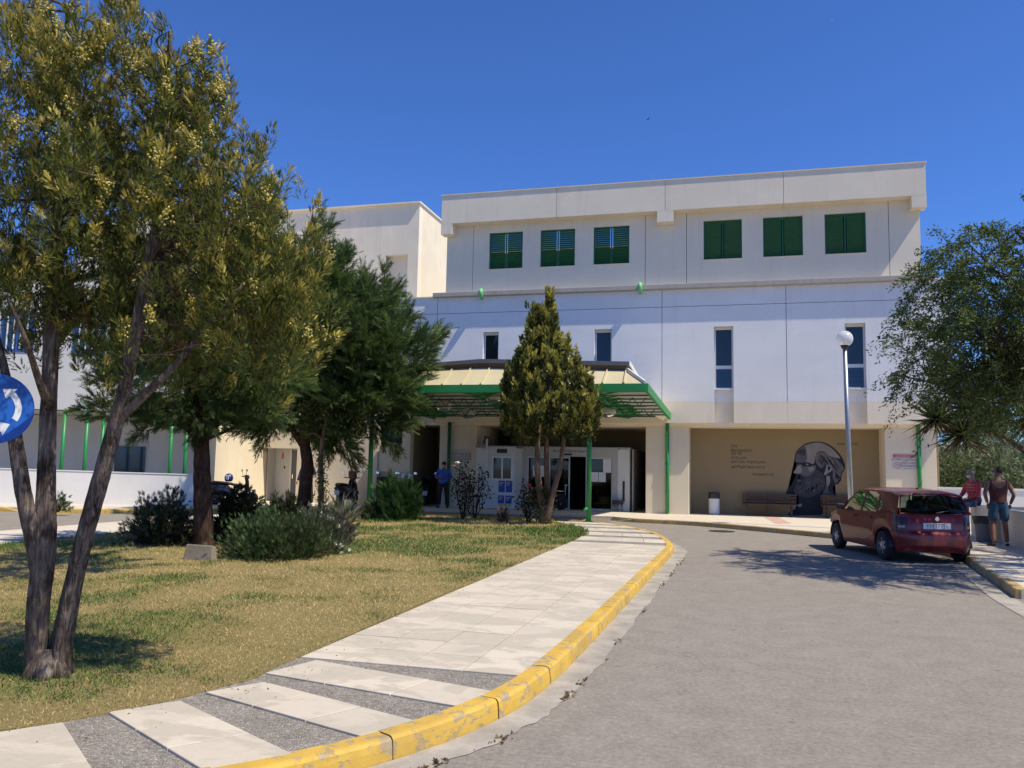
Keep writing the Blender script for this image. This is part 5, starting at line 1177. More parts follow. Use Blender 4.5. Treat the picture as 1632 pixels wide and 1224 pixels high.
J = stand(1.78); J.update(elL=(-.29,.10,1.14), elR=(.33,.12,1.16), wrL=(-.26,-.03,.93), wrR=(.24,.02,.95), knR=(.14,-.02,.50), anL=(-.15,.0,.085), anR=(.17,.10,.085), toeL=(-.22,-.15,.03), toeR=(.24,-.06,.03), head=(-.02,-.02,1.635), pelvis=(0,0,.95), chest=(0,.0,1.28), neck=(0,.01,1.49), shL=(-.20,0,1.43), shR=(.20,0,1.43))
p = G(1594, 871, .131)
person('man in maroon sleeveless top and blue shorts standing right of the red car', (p[0], p[1], .131), math.radians(188), J, 'skin_tan', 1, 1, 'hair_dark', sleeve='none', leg='short', top_mat='vest_maroon', bot_mat='shorts_blue', mask='mask_white', face=.6, wide=1.08)
# man sitting on the planter wall (seat height .93)
sz = .93
J = dict(pelvis=(0,0,.10), chest=(0,-.05,.43), neck=(0,-.06,.63), head=(-.02,-.10,.775), shL=(-.19,-.05,.56), shR=(.19,-.05,.56), elL=(-.24,-.14,.31), elR=(.24,-.12,.31), wrL=(-.14,-.34,.20), wrR=(.10,-.34,.18), hipL=(-.10,-.02,.08), hipR=(.10,-.02,.08), knL=(-.13,-.42,.03), knR=(.13,-.40,.01), anL=(-.14,-.46,-.42), anR=(.13,-.40,-.44), toeL=(-.16,-.63,-.47), toeR=(.15,-.57,-.49))
pw = PY(1548, 808, 23.6)
sit = person('grey haired man in red quilted jacket and jeans sitting on the planter wall', (6.05, 24.02, sz), math.radians(-62), J, 'skin_tone', 1, 1, 'hair_grey', top_mat='jacket_red', bot_mat='jeans', mask='mask_white', face=.15)
for k in range(7):
    z = .06+k*.075; w_ = .178+.02*math.sin(k*.6)
    MB().lathe([(1.0,-.004),(1.03,0),(1.0,.004)], 24, (0,0,0)).build('x', 'jacket_seam', None)
    o = bpy.data.objects['x']; me = o.data; bpy.data.objects.remove(o); me.transform(Matrix.Translation((0, -.012-.055*min(1, z/.43)+.02*(z < .1), z+.02)) @ Matrix.Diagonal((w_, w_*.74, 1, 1))); link('jacket_seam', me, None, sit)
# man partly hidden by the cypress trunk
J = stand(1.76); J.update(elL=(-.27,-.02,1.14), wrL=(-.33,-.10,.90), elR=(.27,.02,1.14), wrR=(.30,-.18,1.10), anL=(-.08,.12,.085), anR=(.20,-.05,.085), knL=(-.10,.02,.49), knR=(.16,-.05,.5), toeL=(-.08,-.05,.03), toeR=(.24,-.22,.03))
p = G(488, 806, .131)
person('man in dark navy jacket walking behind the trunk beside the slim ivy trunk', (p[0], p[1], .131), math.radians(15), J, 'skin_tone', 1, 1, 'hair_dark', top_mat='jacket_navy', bot_mat='trousers_black', shoe='shoe_blue')

# ================================================================== grey bin by the planter wall
pb = G(1566, 848, .131)
gb = thing('litter_bin', 'dark grey litter bin with a black bag against the planter wall', 'bin', (5.74, 22.1, .131), world=False)
MB().lathe([(.17,0),(.18,.03),(.22,.55),(.22,.58)], 18).build('body', 'cap_grey', gb)
bag = MB(); n = 20
bag.grid(np.array([[((.225+.02*math.sin(5*t+k)+(0 if k == 0 else .012))*math.cos(t), (.225+.02*math.sin(5*t+k)+(0 if k == 0 else .012))*math.sin(t), .60-.05*k-.03*(k > 0)*abs(math.sin(3*t+k))) for t in np.linspace(0, 2*math.pi, n, endpoint=False)] for k in range(4)]), close=True); bag.build('bag', 'black_plastic', gb, smooth=True)

# ================================================================== birds
def bird(px, py, depth, span, label, mat, tilt):
    c = PD(px, py, depth); b = thing('flying_bird', label, 'bird', c, 'birds in the sky', world=False, rz=tilt)
    MB().lathe([(.0,-.5),(.06,-.42),(.11,-.1),(.10,.12),(.06,.25),(.07,.32),(.03,.42),(.0,.5)], 10, (0,0,0), 'x').build('body', mat, b, smooth=True)
    for s in (1, -1): MB().add([(.18,s*.06,.05),(-.12,s*.06,.04),(-.10,s*.55,.20),(.16,s*.5,.20),(-.22,s*1.15,.10),(.0,s*1.1,.11)], [(0,1,2,3),(3,2,4,5)]).build('wing', mat, b)
    b.scale = (span/2.3,)*3
bird(1033, 190, 60, .52, 'small dark bird flying above the roof parapet', 'black_plastic', .5)
bird(1326, 32, 95, .6, 'tiny pale bird high in the sky near the top right', 'paper_white', 2.2)

# flat stone at the foot of the second tree
ps = G(318, 892, .12)
plain('stone_tan', (.22, .185, .135), .95, 0, .3, 6, .6, 25)
o = MB(); v = [(-.26,-.05,0),(.24,-.08,0),(.27,.05,0),(-.25,.07,0),(-.24,.0,.26),(.22,-.02,.25),(.24,.07,.22),(-.23,.09,.24)]
o.add(v, [(0,3,2,1),(4,5,6,7),(0,1,5,4),(1,2,6,5),(2,3,7,6),(3,0,4,7)]); so = o.build('stone_block', 'stone_tan', None, bevel=.02); so.location = (ps[0], ps[1], .10); so.rotation_euler = (0, 0, .15)
tag(so, 'flat grey stone block leaning at the foot of the nearer dark trunk', 'stone')
# ================================================================== plants
def spray(n, spread, width, fan=True, seed=0):
    """a twig of n blades leaving one point: list of (verts, tris), growth along +z"""
    r = np.random.default_rng(seed); V, F = [], []
    for k in range(n):
        t = (k-(n-1)/2)/max(1, (n-1)/2) if n > 1 else 0
        a = t*spread; b = r.uniform(-.35, .35)*(0.5 if fan else 1.6)
        d = np.array([math.sin(a), math.sin(b)*.6, math.cos(a)]); d /= np.linalg.norm(d)
        L = (1-.38*abs(t))*r.uniform(.85, 1.1); s = np.cross(d, [0, 1, 0]); s /= np.linalg.norm(s)+1e-9; base = np.array([0, 0, .28*(1-abs(t))*r.uniform(.6, 1)]) if k else np.zeros(3)
        w = width*r.uniform(.8, 1.2); o = len(V)
        V += [base, base+d*L*.5+s*w, base+d*L, base+d*L*.5-s*w]; F += [(o, o+1, o+2), (o, o+2, o+3)]
    return np.array(V, float), np.array(F, int)
def frond(pairs=8, w=.055, seed=0, curl=.12):
    """flat scaly spray: leaflets in pairs along an axis, one triangle each"""
    r = np.random.default_rng(seed); V, F = [], []
    for i in range(pairs):
        t = (i+.4)/pairs; L = .42*(1-.55*t)*(.55+.45*min(1, t*4)); z = t*.85
        for s in (-1, 1):
            a = r.uniform(.45, .75); o = len(V); d = np.array([s*math.sin(a), r.uniform(-.2, .2)+curl*t, math.cos(a)])*L*r.uniform(.8, 1.15); b = np.array([0, curl*t*t, z+r.uniform(-.02, .02)])
            V += [b+np.array([0,0,-w]), b+np.array([s*w*.3,0,w*.8]), b+d]; F += [(o, o+1, o+2)]
    o = len(V); V += [(-w*.5,0,.0), (w*.5,0,.0), (0,curl,1.0)]; F += [(o, o+1, o+2)]
    return np.array(V, float), np.array(F, int)
def leaf(width=.2, bend=.15):
    return np.array([(0,0,0),(width,0,.45),(0,bend,1.0),(-width,0,.45)], float), np.array([(0,1,2),(0,2,3)], int)
def strap(width=.05, bend=.4, seg=4):
    V, F = [], []
    for i in range(seg+1):
        t = i/seg; w = width*(1-t**2.2)*(.6+.4*math.sin(math.pi*min(1, t+.3))); V += [(w, bend*t*t, t-.25*bend*t*t), (-w, bend*t*t, t-.25*bend*t*t)]
    for i in range(seg): F += [(2*i, 2*i+2, 2*i+3), (2*i, 2*i+3, 2*i+1)]
    return np.array(V, float), np.array(F, int)
def unit(a): return a/(np.linalg.norm(a, axis=-1, keepdims=True)+1e-9)
def foliage(name, parent, P, D, S, COL, tmpl, mat='leaf', kind=None, seed=1):
    """one mesh of many small leaf sprays: positions, growth directions, sizes, colours"""
    r = np.random.default_rng(seed); P, D, S, COL = np.asarray(P), unit(np.asarray(D)), np.asarray(S), np.asarray(COL)
    n = len(P); tv, tf = tmpl; k = len(tv)
    h = unit(r.normal(size=(n, 3))); X = unit(np.cross(D, h)); Y = np.cross(D, X)
    V = P[:, None, :] + S[:, None, None]*(tv[None, :, 0:1]*X[:, None, :]+tv[None, :, 1:2]*Y[:, None, :]+tv[None, :, 2:3]*D[:, None, :])
    V = V.reshape(-1, 3); F = (tf[None]+(np.arange(n)*k)[:, None, None]).reshape(-1, 3)
    me = bpy.data.meshes.new(name); me.vertices.add(len(V)); me.vertices.foreach_set('co', V.ravel())
    me.loops.add(F.size); me.loops.foreach_set('vertex_index', F.ravel().astype(np.int32))
    me.polygons.add(len(F)); me.polygons.foreach_set('loop_start', np.arange(0, F.size, 3, dtype=np.int32))
    me.update(calc_edges=True)
    c = me.color_attributes.new('Col', 'FLOAT_COLOR', 'POINT'); cc = np.ones((n, k, 4)); cc[:, :, :3] = COL[:, None, :]; c.data.foreach_set('color', cc.ravel())
    o = link(name, me, mat, parent)
    if kind: o['kind'] = kind
    return o
def colmix(t, cols):
    cols = np.array(cols); t = np.clip(t, 0, .9999)*(len(cols)-1); i = t.astype(int); f = (t-i)[:, None]; return cols[i]*(1-f)+cols[i+1]*f
def jitter(c, r, a=.22): return c*(1+r.uniform(-a, a, size=(len(c), 1)))
def limb(mb, pts, r0, r1, n=10, wob=.0, r=None):
    P = catmull(pts, 6); k = len(P); rad = np.linspace(r0, r1, k)
    if wob and r is not None: rad = rad*(1+r.uniform(-wob, wob, k)); 
    mb.tube(P, rad, n); return P
def gnarl(mb, pts, r0, r1, r, n=22, amp=.16):
    P = resample(catmull(pts, 8), .045); k = len(P); rad = np.linspace(r0, r1, k); ph = r.uniform(0, 6, 4); prev = None; rows = []
    for i, p in enumerate(P):
        d = unit(P[min(i+1, k-1)]-P[max(i-1, 0)]); a = prev if prev is not None else np.array([1., 0, 0]); a = unit(a-d*(a@d)); prev = a; b = np.cross(d, a); s = i*.045; row = []
        for j in range(n):
            t = 2*math.pi*j/n; q = 1+amp*(.5*math.sin(3*t+ph[0]+1.1*s)+.35*math.sin(5*t+ph[1]-1.7*s)+.35*math.sin(9*t+ph[2]+2.3*s+math.sin(3*s)))+.05*math.sin(4.2*s+ph[3])+r.normal(scale=.018); row.append(p+rad[i]*q*(math.cos(t)*a+math.sin(t)*b))
        rows.append(row)
    mb.grid(np.array(rows), close=True); return P
def ell_sample(r, ells, n, shell=.35):
    """points in a union of ellipsoids (c, radii), denser towards the outside"""
    vol = np.array([e[1][0]*e[1][1]*e[1][2] for e in ells])**.75; idx = r.choice(len(ells), n, p=vol/vol.sum())
    u = unit(r.normal(size=(n, 3))); rad = r.uniform(shell**3, 1, n)**(1/3)
    C_ = np.array([e[0] for e in ells])[idx]; R_ = np.array([e[1] for e in ells])[idx]
    return C_+u*R_*rad[:, None], u, C_
def plumes(r, cen, out, n_each, length, radius, up=.8, outw=.6, size=(.035, .06), tip=.25):
    """sprigs arranged in tapering upright plumes; returns P, D, S, height fraction along plume, plume id"""
    m = len(cen); ax = unit(out*outw+np.array([0, 0, up])+r.normal(scale=.25, size=(m, 3))); L = r.uniform(length*.6, length*1.25, m); Rr = r.uniform(radius*.7, radius*1.3, m)
    ids = np.repeat(np.arange(m), n_each); N_ = len(ids); t = r.random(N_)**.85
    off = unit(r.normal(size=(N_, 3))); A = ax[ids]; off = unit(off-A*(off*A).sum(1, keepdims=True)); prof = np.sqrt(np.clip(t*2.2+.12, 0, 1))*(1-t*.80)
    rr_ = (Rr[ids]*prof*np.sqrt(r.uniform(.2, 1, N_)))[:, None]
    P = cen[ids]+A*(L[ids]*(t-.35))[:, None]+off*rr_; D = unit(A*1.0+off*(.75*(1-t)+.25)[:, None]+r.normal(scale=.22, size=(N_, 3)))
    return P, D, r.uniform(*size, N_), t, ids
def px_ells(lst, depth):
    out = []
    for (cx, cy, rx_, ry_, dd, dr) in lst:
        d = depth+dd; s = d/FPX; out.append((PD(cx, cy, d), np.array([rx_*s, dr, ry_*s])))
    return out

# ---------------------------------------------------------------- the big golden cypress at the left
rb = np.random.default_rng(3)
DB = 5.9
T1 = thing('cypress_tree', 'large golden tipped cypress with three leaning grey trunks in the left foreground', 'tree', (-4.62, 4.85, .1))
tp_ = lambda pts: [PD(x, y, DB+dd) for x, y, dd in pts]
mb = MB()
st1 = [(58,1100,0),(58,1040,0),(62,960,0),(72,880,0),(74,800,0),(76,700,.05),(80,600,.1),(84,500,.15),(92,380,.2),(100,240,.2),(105,90,.2),(108,10,.2)]
L1 = gnarl(mb, tp_(st1), .082, .014, rb)
L3 = gnarl(mb, tp_([(66,950,0),(54,870,-.05),(38,790,-.08),(24,700,-.05),(8,600,.0),(-20,480,.1),(-40,330,.1)]), .056, .02, rb)
st2 = [(92,1100,.02),(98,1030,.02),(115,940,.02),(136,850,0),(158,770,0),(180,690,-.02),(200,610,-.05),(216,530,-.1),(232,450,-.1),(250,350,-.1),(262,240,-.05),(268,120,0),(272,50,0)]
L2 = gnarl(mb, tp_(st2), .073, .013, rb)
limb(mb, tp_([(186,672,-.02),(230,630,-.1),(280,580,-.15),(340,510,-.2),(400,440,-.2),(450,380,-.2)]), .034, .008, 9)
limb(mb, tp_([(78,650,.05),(60,600,-.2),(40,540,-.4),(10,470,-.5)]), .032, .008, 8)
limb(mb, tp_([(228,470,-.1),(280,380,.1),(330,280,.2),(360,190,.2)]), .026, .007, 8); limb(mb, tp_([(90,400,.2),(130,320,.5),(170,220,.6),(190,110,.6)]), .026, .007, 8); limb(mb, tp_([(210,560,-.1),(260,500,.5),(330,440,.9),(390,400,1.1)]), .026, .007, 8); limb(mb, tp_([(80,560,.1),(130,500,.6),(180,430,.9)]), .026, .007, 8)
# root flare
for a in np.linspace(0, 2*math.pi, 7)[:-1]:
    b0 = PD(76, 1085, DB); mb.tube([b0+np.array([math.cos(a)*.04, math.sin(a)*.04, .22]), b0+np.array([math.cos(a)*.09, math.sin(a)*.09, .08]), np.array([b0[0]+math.cos(a)*.17, b0[1]+math.sin(a)*.17, .06])], [.05, .07, .04], 8)
big_ells = px_ells([(85,80,95,95,.2,.8),(265,100,72,85,0,.6),(330,200,75,85,.1,.6),(170,200,150,130,.2,1.0),(40,240,130,150,.1,1.0),(392,300,62,75,0,.5),(270,340,150,130,.1,1.1),(455,385,48,62,.0,.4),(410,440,100,90,0,.7),(110,390,170,120,.2,1.1),(300,490,170,75,.1,.9),(20,470,100,90,0,.8),(150,520,130,60,.4,.7),(470,500,50,45,.1,.4),(440,530,70,45,0,.5),(380,570,90,40,.1,.6),(240,570,90,45,.2,.7)], DB)
trunk1 = mb.build('trunk', 'bark_grey', T1, smooth=True)
sub, so_, _ = ell_sample(rb, big_ells, 360, .25); ic0 = rb.integers(len(sub), size=2000); cen = sub[ic0]+rb.normal(scale=.092, size=(2000, 3))*np.array([1,1,1.35]); out = unit(so_[ic0]+rb.normal(scale=.35, size=(2000, 3)))
zt = (cen[:, 2]-2.2)/2.6
P, D, S, t, ids = plumes(rb, cen, out, 50, .25, .066, 1.0, .45, (.032, .066))
sunny = np.clip(.25+.45*zt[ids]+.3*(out[ids] @ np.array([.6, -.3, .7])), 0, 1)
golden = rb.random(len(cen))[ids]                      # some shoots carry golden tips, others none
base = colmix(rb.random(len(P)), [(.050,.072,.016), (.125,.150,.028), (.24,.25,.045)])
gold = colmix(rb.random(len(P)), [(.32,.265,.035), (.52,.43,.075), (.72,.60,.19)])
f = (np.clip((t-.52)*3.0, 0, 1)*(golden < .30+.55*np.clip(zt[ids], 0, 1)))[:, None]
col = base*(1-f)+gold*f
brown = (rb.random(len(P)) < .06)[:, None]; col = np.where(brown, np.array([[.11,.075,.040]]), col)
foliage('crown', T1, P, D, S, jitter(col, rb), frond(4, .15, 2), seed=5)
tipm = (rb.random(len(cen)) < .08+.24*np.clip(zt, 0, 1)) & (out @ np.array([.35, -.5, .55]) > -.25)
tc = cen[tipm]+unit(out[tipm]*.55+np.array([0,0,.7]))*.10; ic = np.repeat(np.arange(len(tc)), 34); nn_ = len(ic)
octa = (np.array([(1,0,0),(-1,0,0),(0,1,0),(0,-1,0),(0,0,1.2),(0,0,-1.2)], float), np.array([(0,2,4),(2,1,4),(1,3,4),(3,0,4),(2,0,5),(1,2,5),(3,1,5),(0,3,5)], int))
foliage('cone_clusters', T1, tc[ic]+rb.normal(scale=.019, size=(nn_, 3))*np.array([1,1,1.6]), rb.normal(size=(nn_, 3)), rb.uniform(.006, .011, nn_), jitter(colmix(rb.random(nn_), [(.42,.36,.05), (.66,.56,.14), (.80,.70,.30)]), rb, .2), octa, seed=6)
# fine dead twigs and branches inside the crown
tw = MB(); nodes = np.vstack([L1[len(L1)//2:], L2[len(L2)//2:], L3[len(L3)//2:]])
for k in range(200):
    c = cen[rb.integers(len(cen))]; j = np.argmin(np.linalg.norm(nodes-c, axis=1)+rb.uniform(0, .9, len(nodes))); a = nodes[j]; m_ = (a+c)/2+rb.normal(scale=.07, size=3)
    tw.tube(catmull([a, m_, c], 4), np.linspace(.010, .003, 9), 5, False)
tw.build('twigs', 'bark_tan', T1, smooth=True)['kind'] = 'stuff'

# ---------------------------------------------------------------- two dark feathery cypresses behind it
def feathery(name, label, base, trunk_pts, r0, ells, nplume, each, size, length, radius, seed, limbs=(), group=None, cols=None, droop=.0):
    r = np.random.default_rng(seed); T = thing(name, label, 'tree', base, group); m = MB(); P0 = limb(m, trunk_pts, r0, r0*.35, 12, .05, r)
    for a in limbs: limb(m, a[0], a[1], a[2], 8)
    cen, out, C0 = ell_sample(r, ells, nplume, .35)
    top = P0[int(len(P0)*.45):]
    for k in range(60):
        c = cen[r.integers(len(cen))]; j = np.argmin(np.linalg.norm(top-c-np.array([0,0,-.6]), axis=1)); m.tube(catmull([top[j], (top[j]+c)/2+r.normal(scale=.1, size=3)+np.array([0,0,.1]), c], 4), np.linspace(r0*.22, r0*.05, 9), 5, False)
    m.build('trunk', 'bark_red', T, smooth=True)
    P, D, S, t, ids = plumes(r, cen, out, each, length, radius, .45-droop, .9, size)
    cols = cols or [(.020,.040,.013), (.052,.092,.027), (.105,.160,.042), (.20,.26,.075)]
    mixv = np.clip(r.random(len(P))*.6+.4*t*r.random(len(cen))[ids]+.1, 0, 1)
    foliage('crown', T, P, D, S, jitter(colmix(mixv, cols), r), frond(9, .062, seed, .2), seed=seed+1)
    return T
g2 = G(325, 872, .11); d2 = float((g2-CAM)@_f)
TP = lambda pts, d: [PD(x, y, d+dd) for x, y, dd in pts]
feathery('cypress_tree', 'dark feathery cypress with reddish trunk rising from the shrub bed, flat stone at its foot', g2, TP([(325,880,0),(324,820,0),(322,760,0),(322,690,0),(326,600,0),(330,500,0),(332,420,0)], d2), .19,
    px_ells([(325,510,115,100,.5,1.3),(258,600,80,62,.3,1.1),(330,610,110,75,0,1.3),(410,590,70,70,.3,1.1),(205,655,50,24,.2,.6),(300,670,90,30,.2,1.0),(400,640,40,36,.2,.6),(335,430,85,55,-4.2,1.3),(270,470,70,55,-3.6,1.2),(300,540,80,45,-2.4,1.1),(230,560,50,35,-3.0,.9)], d2), 420, 30, (.16, .32), .60, .13, 21)
g3 = G(484, 818, .11); d3 = float((g3-CAM)@_f)
feathery('cypress_tree', 'tall dark green cypress spreading toward the canopy, standing left of the slim ivy trunk', g3, TP([(482,822,0),(486,780,0),(490,740,0),(484,690,0),(490,640,0),(500,560,0),(505,460,0),(505,370,0)], d3), .23,
    px_ells([(510,420,26,48,0,.8),(545,460,48,52,0,1.3),(560,510,85,65,-.2,1.9),(590,560,80,55,-.6,1.6),(500,560,110,80,0,2.4),(445,600,100,70,.3,2.2),(590,620,62,45,-.4,1.5),(640,560,42,36,-.6,.9),(655,610,26,26,-.8,.6),(470,660,90,32,.2,1.8),(560,665,70,30,-.5,1.4),(480,480,60,60,0,1.4),(610,690,28,16,-.6,.6),(540,700,32,22,-.2,.8),(660,545,22,22,-.6,.6)], d3), 560, 30, (.32, .62), 1.1, .22, 31,
    limbs=[(TP([(486,715,0),(455,670,-.2),(420,640,-.3)], d3), .12, .04), (TP([(488,700,0),(530,655,-.4),(580,620,-.8)], d3), .13, .04), (TP([(487,690,0),(505,650,.3),(540,600,.5)], d3), .12, .04)])
# slim trunk with ivy
g4 = G(512, 822, .11); d4 = float((g4-CAM)@_f); r = np.random.default_rng(4)
T4 = thing('slim_tree', 'slim pale trunk with ivy and a small yellowish crown between cypress and scooter', 'tree', g4)
m = MB(); limb(m, TP([(510,828,0),(512,780,0),(511,730,0),(516,690,0),(525,650,0)], d4), .10, .04, 9, .12, r); limb(m, TP([(514,700,0),(500,690,-.2),(488,695,-.2)], d4), .035, .015, 6); m.build('trunk', 'bark_tan', T4, smooth=True)
n = 900; ivp = np.array([PD(512+rr_*5, yy, d4+dd) for rr_, yy, dd in zip(r.normal(size=n), r.uniform(722, 815, n), r.normal(scale=.10, size=n))])
foliage('ivy', T4, ivp, r.normal(size=(n, 3))+np.array([.3,-.3,0]), r.uniform(.04, .09, n), jitter(colmix(r.random(n), [(.03,.05,.012),(.10,.12,.02),(.16,.16,.03)]), r), leaf(.35), seed=44)
c4, o4, _ = ell_sample(r, px_ells([(525,650,45,35,0,.8),(560,680,28,24,0,.6),(485,690,16,10,-.2,.3),(573,728,9,6,0,.2)], d4), 140, .1); idx = np.repeat(np.arange(140), 18)
foliage('crown', T4, c4[idx]+r.normal(scale=.12, size=(len(idx), 3)), r.normal(size=(len(idx), 3))+np.array([0,0,-.3]), r.uniform(.06, .12, len(idx)), jitter(colmix(r.random(len(idx)), [(.03,.045,.012),(.09,.10,.02),(.20,.19,.04)]), r), leaf(.3), seed=45)

# ---------------------------------------------------------------- golden cypress in front of the entrance
r = np.random.default_rng(8); g5 = G(868, 836, .11); d5 = float((g5-CAM)@_f)
T5 = thing('cypress_tree', 'cone shaped golden cypress with twin tops standing before the entrance doors', 'tree', g5)
m = MB(); limb(m, TP([(866,842,0),(866,815,0),(860,780,0),(856,740,0),(858,690,0),(862,620,0),(853,500,0)], d5), .13, .03, 9, .1, r); limb(m, TP([(868,835,.05),(872,790,.1),(871,730,.1),(872,660,.1),(878,560,.1),(876,490,.1)], d5), .10, .03, 9, .1, r); limb(m, TP([(870,830,-.05),(880,790,-.1),(892,745,-.1),(900,690,-.1),(905,640,-.1)], d5), .11, .03, 9, .1, r); m.build('trunk', 'bark_tan', T5, smooth=True)
prof = [(478,4),(500,10),(520,18),(545,30),(575,47),(605,66),(635,78),(660,82),(685,78),(700,60)]
n = 620; yy = r.uniform(0, 1, n)**.72*(702-500)+500; wv = np.interp(yy, [p[0] for p in prof], [p[1] for p in prof]); th = r.uniform(0, 2*math.pi, n); q = np.sqrt(r.uniform(.35, 1, n)); cx = np.interp(yy, [478,560,640,700], [866,868,876,880])
cen = np.array([PD(a+w_*math.cos(b)*c, y_, d5) for a, w_, b, c, y_ in zip(cx, wv, th, q, yy)])+(_f*np.array([1,1,0]))[None, :]*(wv*np.sin(th)*q*d5/FPX)[:, None]
for (sx, y0, y1, wd) in ((853, 497, 545, 9), (876, 474, 540, 11)):
    k = 34; ya = r.uniform(y0, y1, k); wa = wd*(ya-y0+3)/(y1-y0); cen = np.vstack([cen, np.array([PD(sx+w_*a, y_+4, d5+w_*b*d5/FPX) for a, b, w_, y_ in zip(r.uniform(-1, 1, k), r.uniform(-1, 1, k), wa, ya)])])
out = cen-np.array(PD(870, 640, d5)); out[:, 2] *= .2; out = unit(out)
P, D, S, t, ids = plumes(r, cen, out, 46, .58, .095, 1.4, .12, (.075, .14))
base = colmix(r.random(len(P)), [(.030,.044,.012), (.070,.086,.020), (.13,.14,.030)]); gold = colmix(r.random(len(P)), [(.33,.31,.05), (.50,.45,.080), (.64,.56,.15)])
f = (np.clip((t-.36)*2.6, 0, 1)*(r.random(len(cen))[ids] < .80)*r.uniform(.5, 1, len(cen))[ids])[:, None]; base *= (.45+.55*np.clip(t*2.2, 0, 1))[:, None]  # plume bases darkened to stand for shade in the gaps between
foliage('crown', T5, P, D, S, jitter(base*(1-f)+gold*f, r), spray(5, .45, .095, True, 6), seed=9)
n = 500; bp = np.array([PD(868+a*9, y_, d5+b*.12) for a, b, y_ in zip(r.normal(size=n), r.normal(size=n), r.uniform(780, 838, n))]); foliage('basal_shoots', T5, bp, r.normal(size=(n, 3))*.6+np.array([0,0,1]), r.uniform(.05, .10, n), jitter(colmix(r.random(n), [(.03,.04,.012),(.10,.10,.02)]), r), spray(5, .8, .1, True, 7), seed=10)

# ---------------------------------------------------------------- broadleaf tree at the right edge
r = np.random.default_rng(14); DR = 14.6
T6 = thing('broadleaf_tree', 'fine leaved green tree overhanging the red car at the right edge', 'tree', (7.6, 16.6, .12))
ells = px_ells([(1610,440,75,85,-1.0,1.5),(1545,430,50,55,.6,1.2),(1510,500,55,60,1.2,1.3),(1570,540,90,90,-.4,1.8),(1480,560,52,45,1.6,1.2),(1500,612,55,38,.8,1.5),(1590,605,80,42,-1.0,1.7),(1440,600,32,22,1.8,.8),(1690,520,120,150,-1.2,1.9),(1460,500,22,26,1.6,.4),(1540,385,26,22,.6,.5),(1620,370,35,26,-.6,.7),(1700,600,100,60,-1.4,1.6),(1600,545,70,60,-1.8,1.2)], DR)+[(np.array([8.6,19.4,4.6]), np.array([2.1,2.1,1.2])), (np.array([9.2,21.6,4.4]), np.array([2.0,1.6,1.2])), (np.array([8.0,17.2,4.8]), np.array([1.8,1.8,1.2]))]
m = MB(); b0 = np.array([7.6, 16.6, .1]); fork = np.array([7.2, 16.2, 2.1]); limb(m, [b0, b0+np.array([.0,-.1,.9]), fork], .17, .12, 10, .08, r)
cen, out, C0 = ell_sample(r, ells, 760, .15)
hubs = [np.array(e[0]) for e in ells]
for h_ in hubs: limb(m, [fork, fork*.55+h_*.45+r.normal(scale=.2, size=3), h_], .055, .014, 7)
H_ = np.array(hubs)
for k in range(420):
    c = cen[k]; j = np.argmin(np.linalg.norm(H_-c, axis=1)); a = H_[j]*.8+fork*.2 if k % 3 else H_[j]; m.tube(catmull([a, (a+c)/2+r.normal(scale=.12, size=3), c], 3), np.linspace(.014, .004, 7), 4, False)
m.build('trunk', 'bark_red', T6, smooth=True)
nt_ = 1350; ti = r.integers(len(cen), size=nt_); st_ = cen[ti]+r.normal(scale=.16, size=(nt_, 3)); od = unit(out[ti]*np.array([1,1,.5])+r.normal(scale=.5, size=(nt_, 3))); tl = r.uniform(.35, .95, nt_)
each = 95; idx = np.repeat(np.arange(nt_), each); N_ = len(idx); u_ = r.random(N_)
L = st_[idx]+od[idx]*(tl[idx]*u_)[:, None]+np.array([0,0,-1.])*(.55*tl[idx]*u_**2)[:, None]+r.normal(scale=.045, size=(N_, 3))
tw = MB()
for k in range(0, nt_, 2):
    q_ = [st_[k]+od[k]*tl[k]*t_+np.array([0,0,-.55*tl[k]*t_*t_]) for t_ in (0, .5, 1)]; tw.tube(q_, [.006, .004, .002], 4, False)
tw.build('twigs', 'bark_red', T6)['kind'] = 'stuff'
col = colmix(np.clip(r.random(N_)*.6+r.random(nt_)[idx]*.4, 0, 1), [(.026,.044,.014), (.062,.094,.026), (.12,.165,.040), (.24,.28,.085)])
foliage('crown', T6, L, unit(od[idx]+r.normal(scale=.7, size=(N_, 3))+np.array([0,0,-.5])), r.uniform(.05, .098, N_), jitter(col, r), leaf(.17, .10), seed=15)

# ---------------------------------------------------------------- yuccas behind the planter wall
def yucca(label, top, base, r0, heads, seed, group='yuccas behind the planter wall'):
    r = np.random.default_rng(seed); Y_ = thing('yucca', label, 'plant', base, group); m = MB()
    limb(m, [base, base*.5+top*.5+np.array([0,0,.15]), top], r0, r0*.8, 9, .06, r); m.build('trunk', 'bark_tan', Y_, smooth=True)
    for hd_ in heads:
        n = 200; c = top+np.array(hd_); el = r.uniform(-.9, 1.3, n); az = r.uniform(0, 2*math.pi, n)
        D = np.stack([np.cos(el)*np.cos(az), np.cos(el)*np.sin(az), np.sin(el)], 1); dead = el < -.55
        col = jitter(colmix(r.random(n), [(.020,.032,.010), (.05,.07,.02), (.11,.13,.04)]), r); col[dead] = np.array([.16,.10,.05])*r.uniform(.6, 1.2, (dead.sum(), 1))
        P = c+D*.05; X = foliage('leaf_head', Y_, P, D, r.uniform(.60, .98, n), col, strap(.034, .22, 4), seed=seed+5)
yucca('yucca with a leaning trunk and drooping leaf heads above the seated man', PD(1568, 672, 21.3), np.array([8.2, 21.9, .6]), .085, [(0,0,-.02), tuple(PD(1492,668,21.1)-PD(1568,672,21.3)), tuple(PD(1535,692,20.9)-PD(1568,672,21.3)), tuple(PD(1545,650,21.5)-PD(1568,672,21.3))], 51)
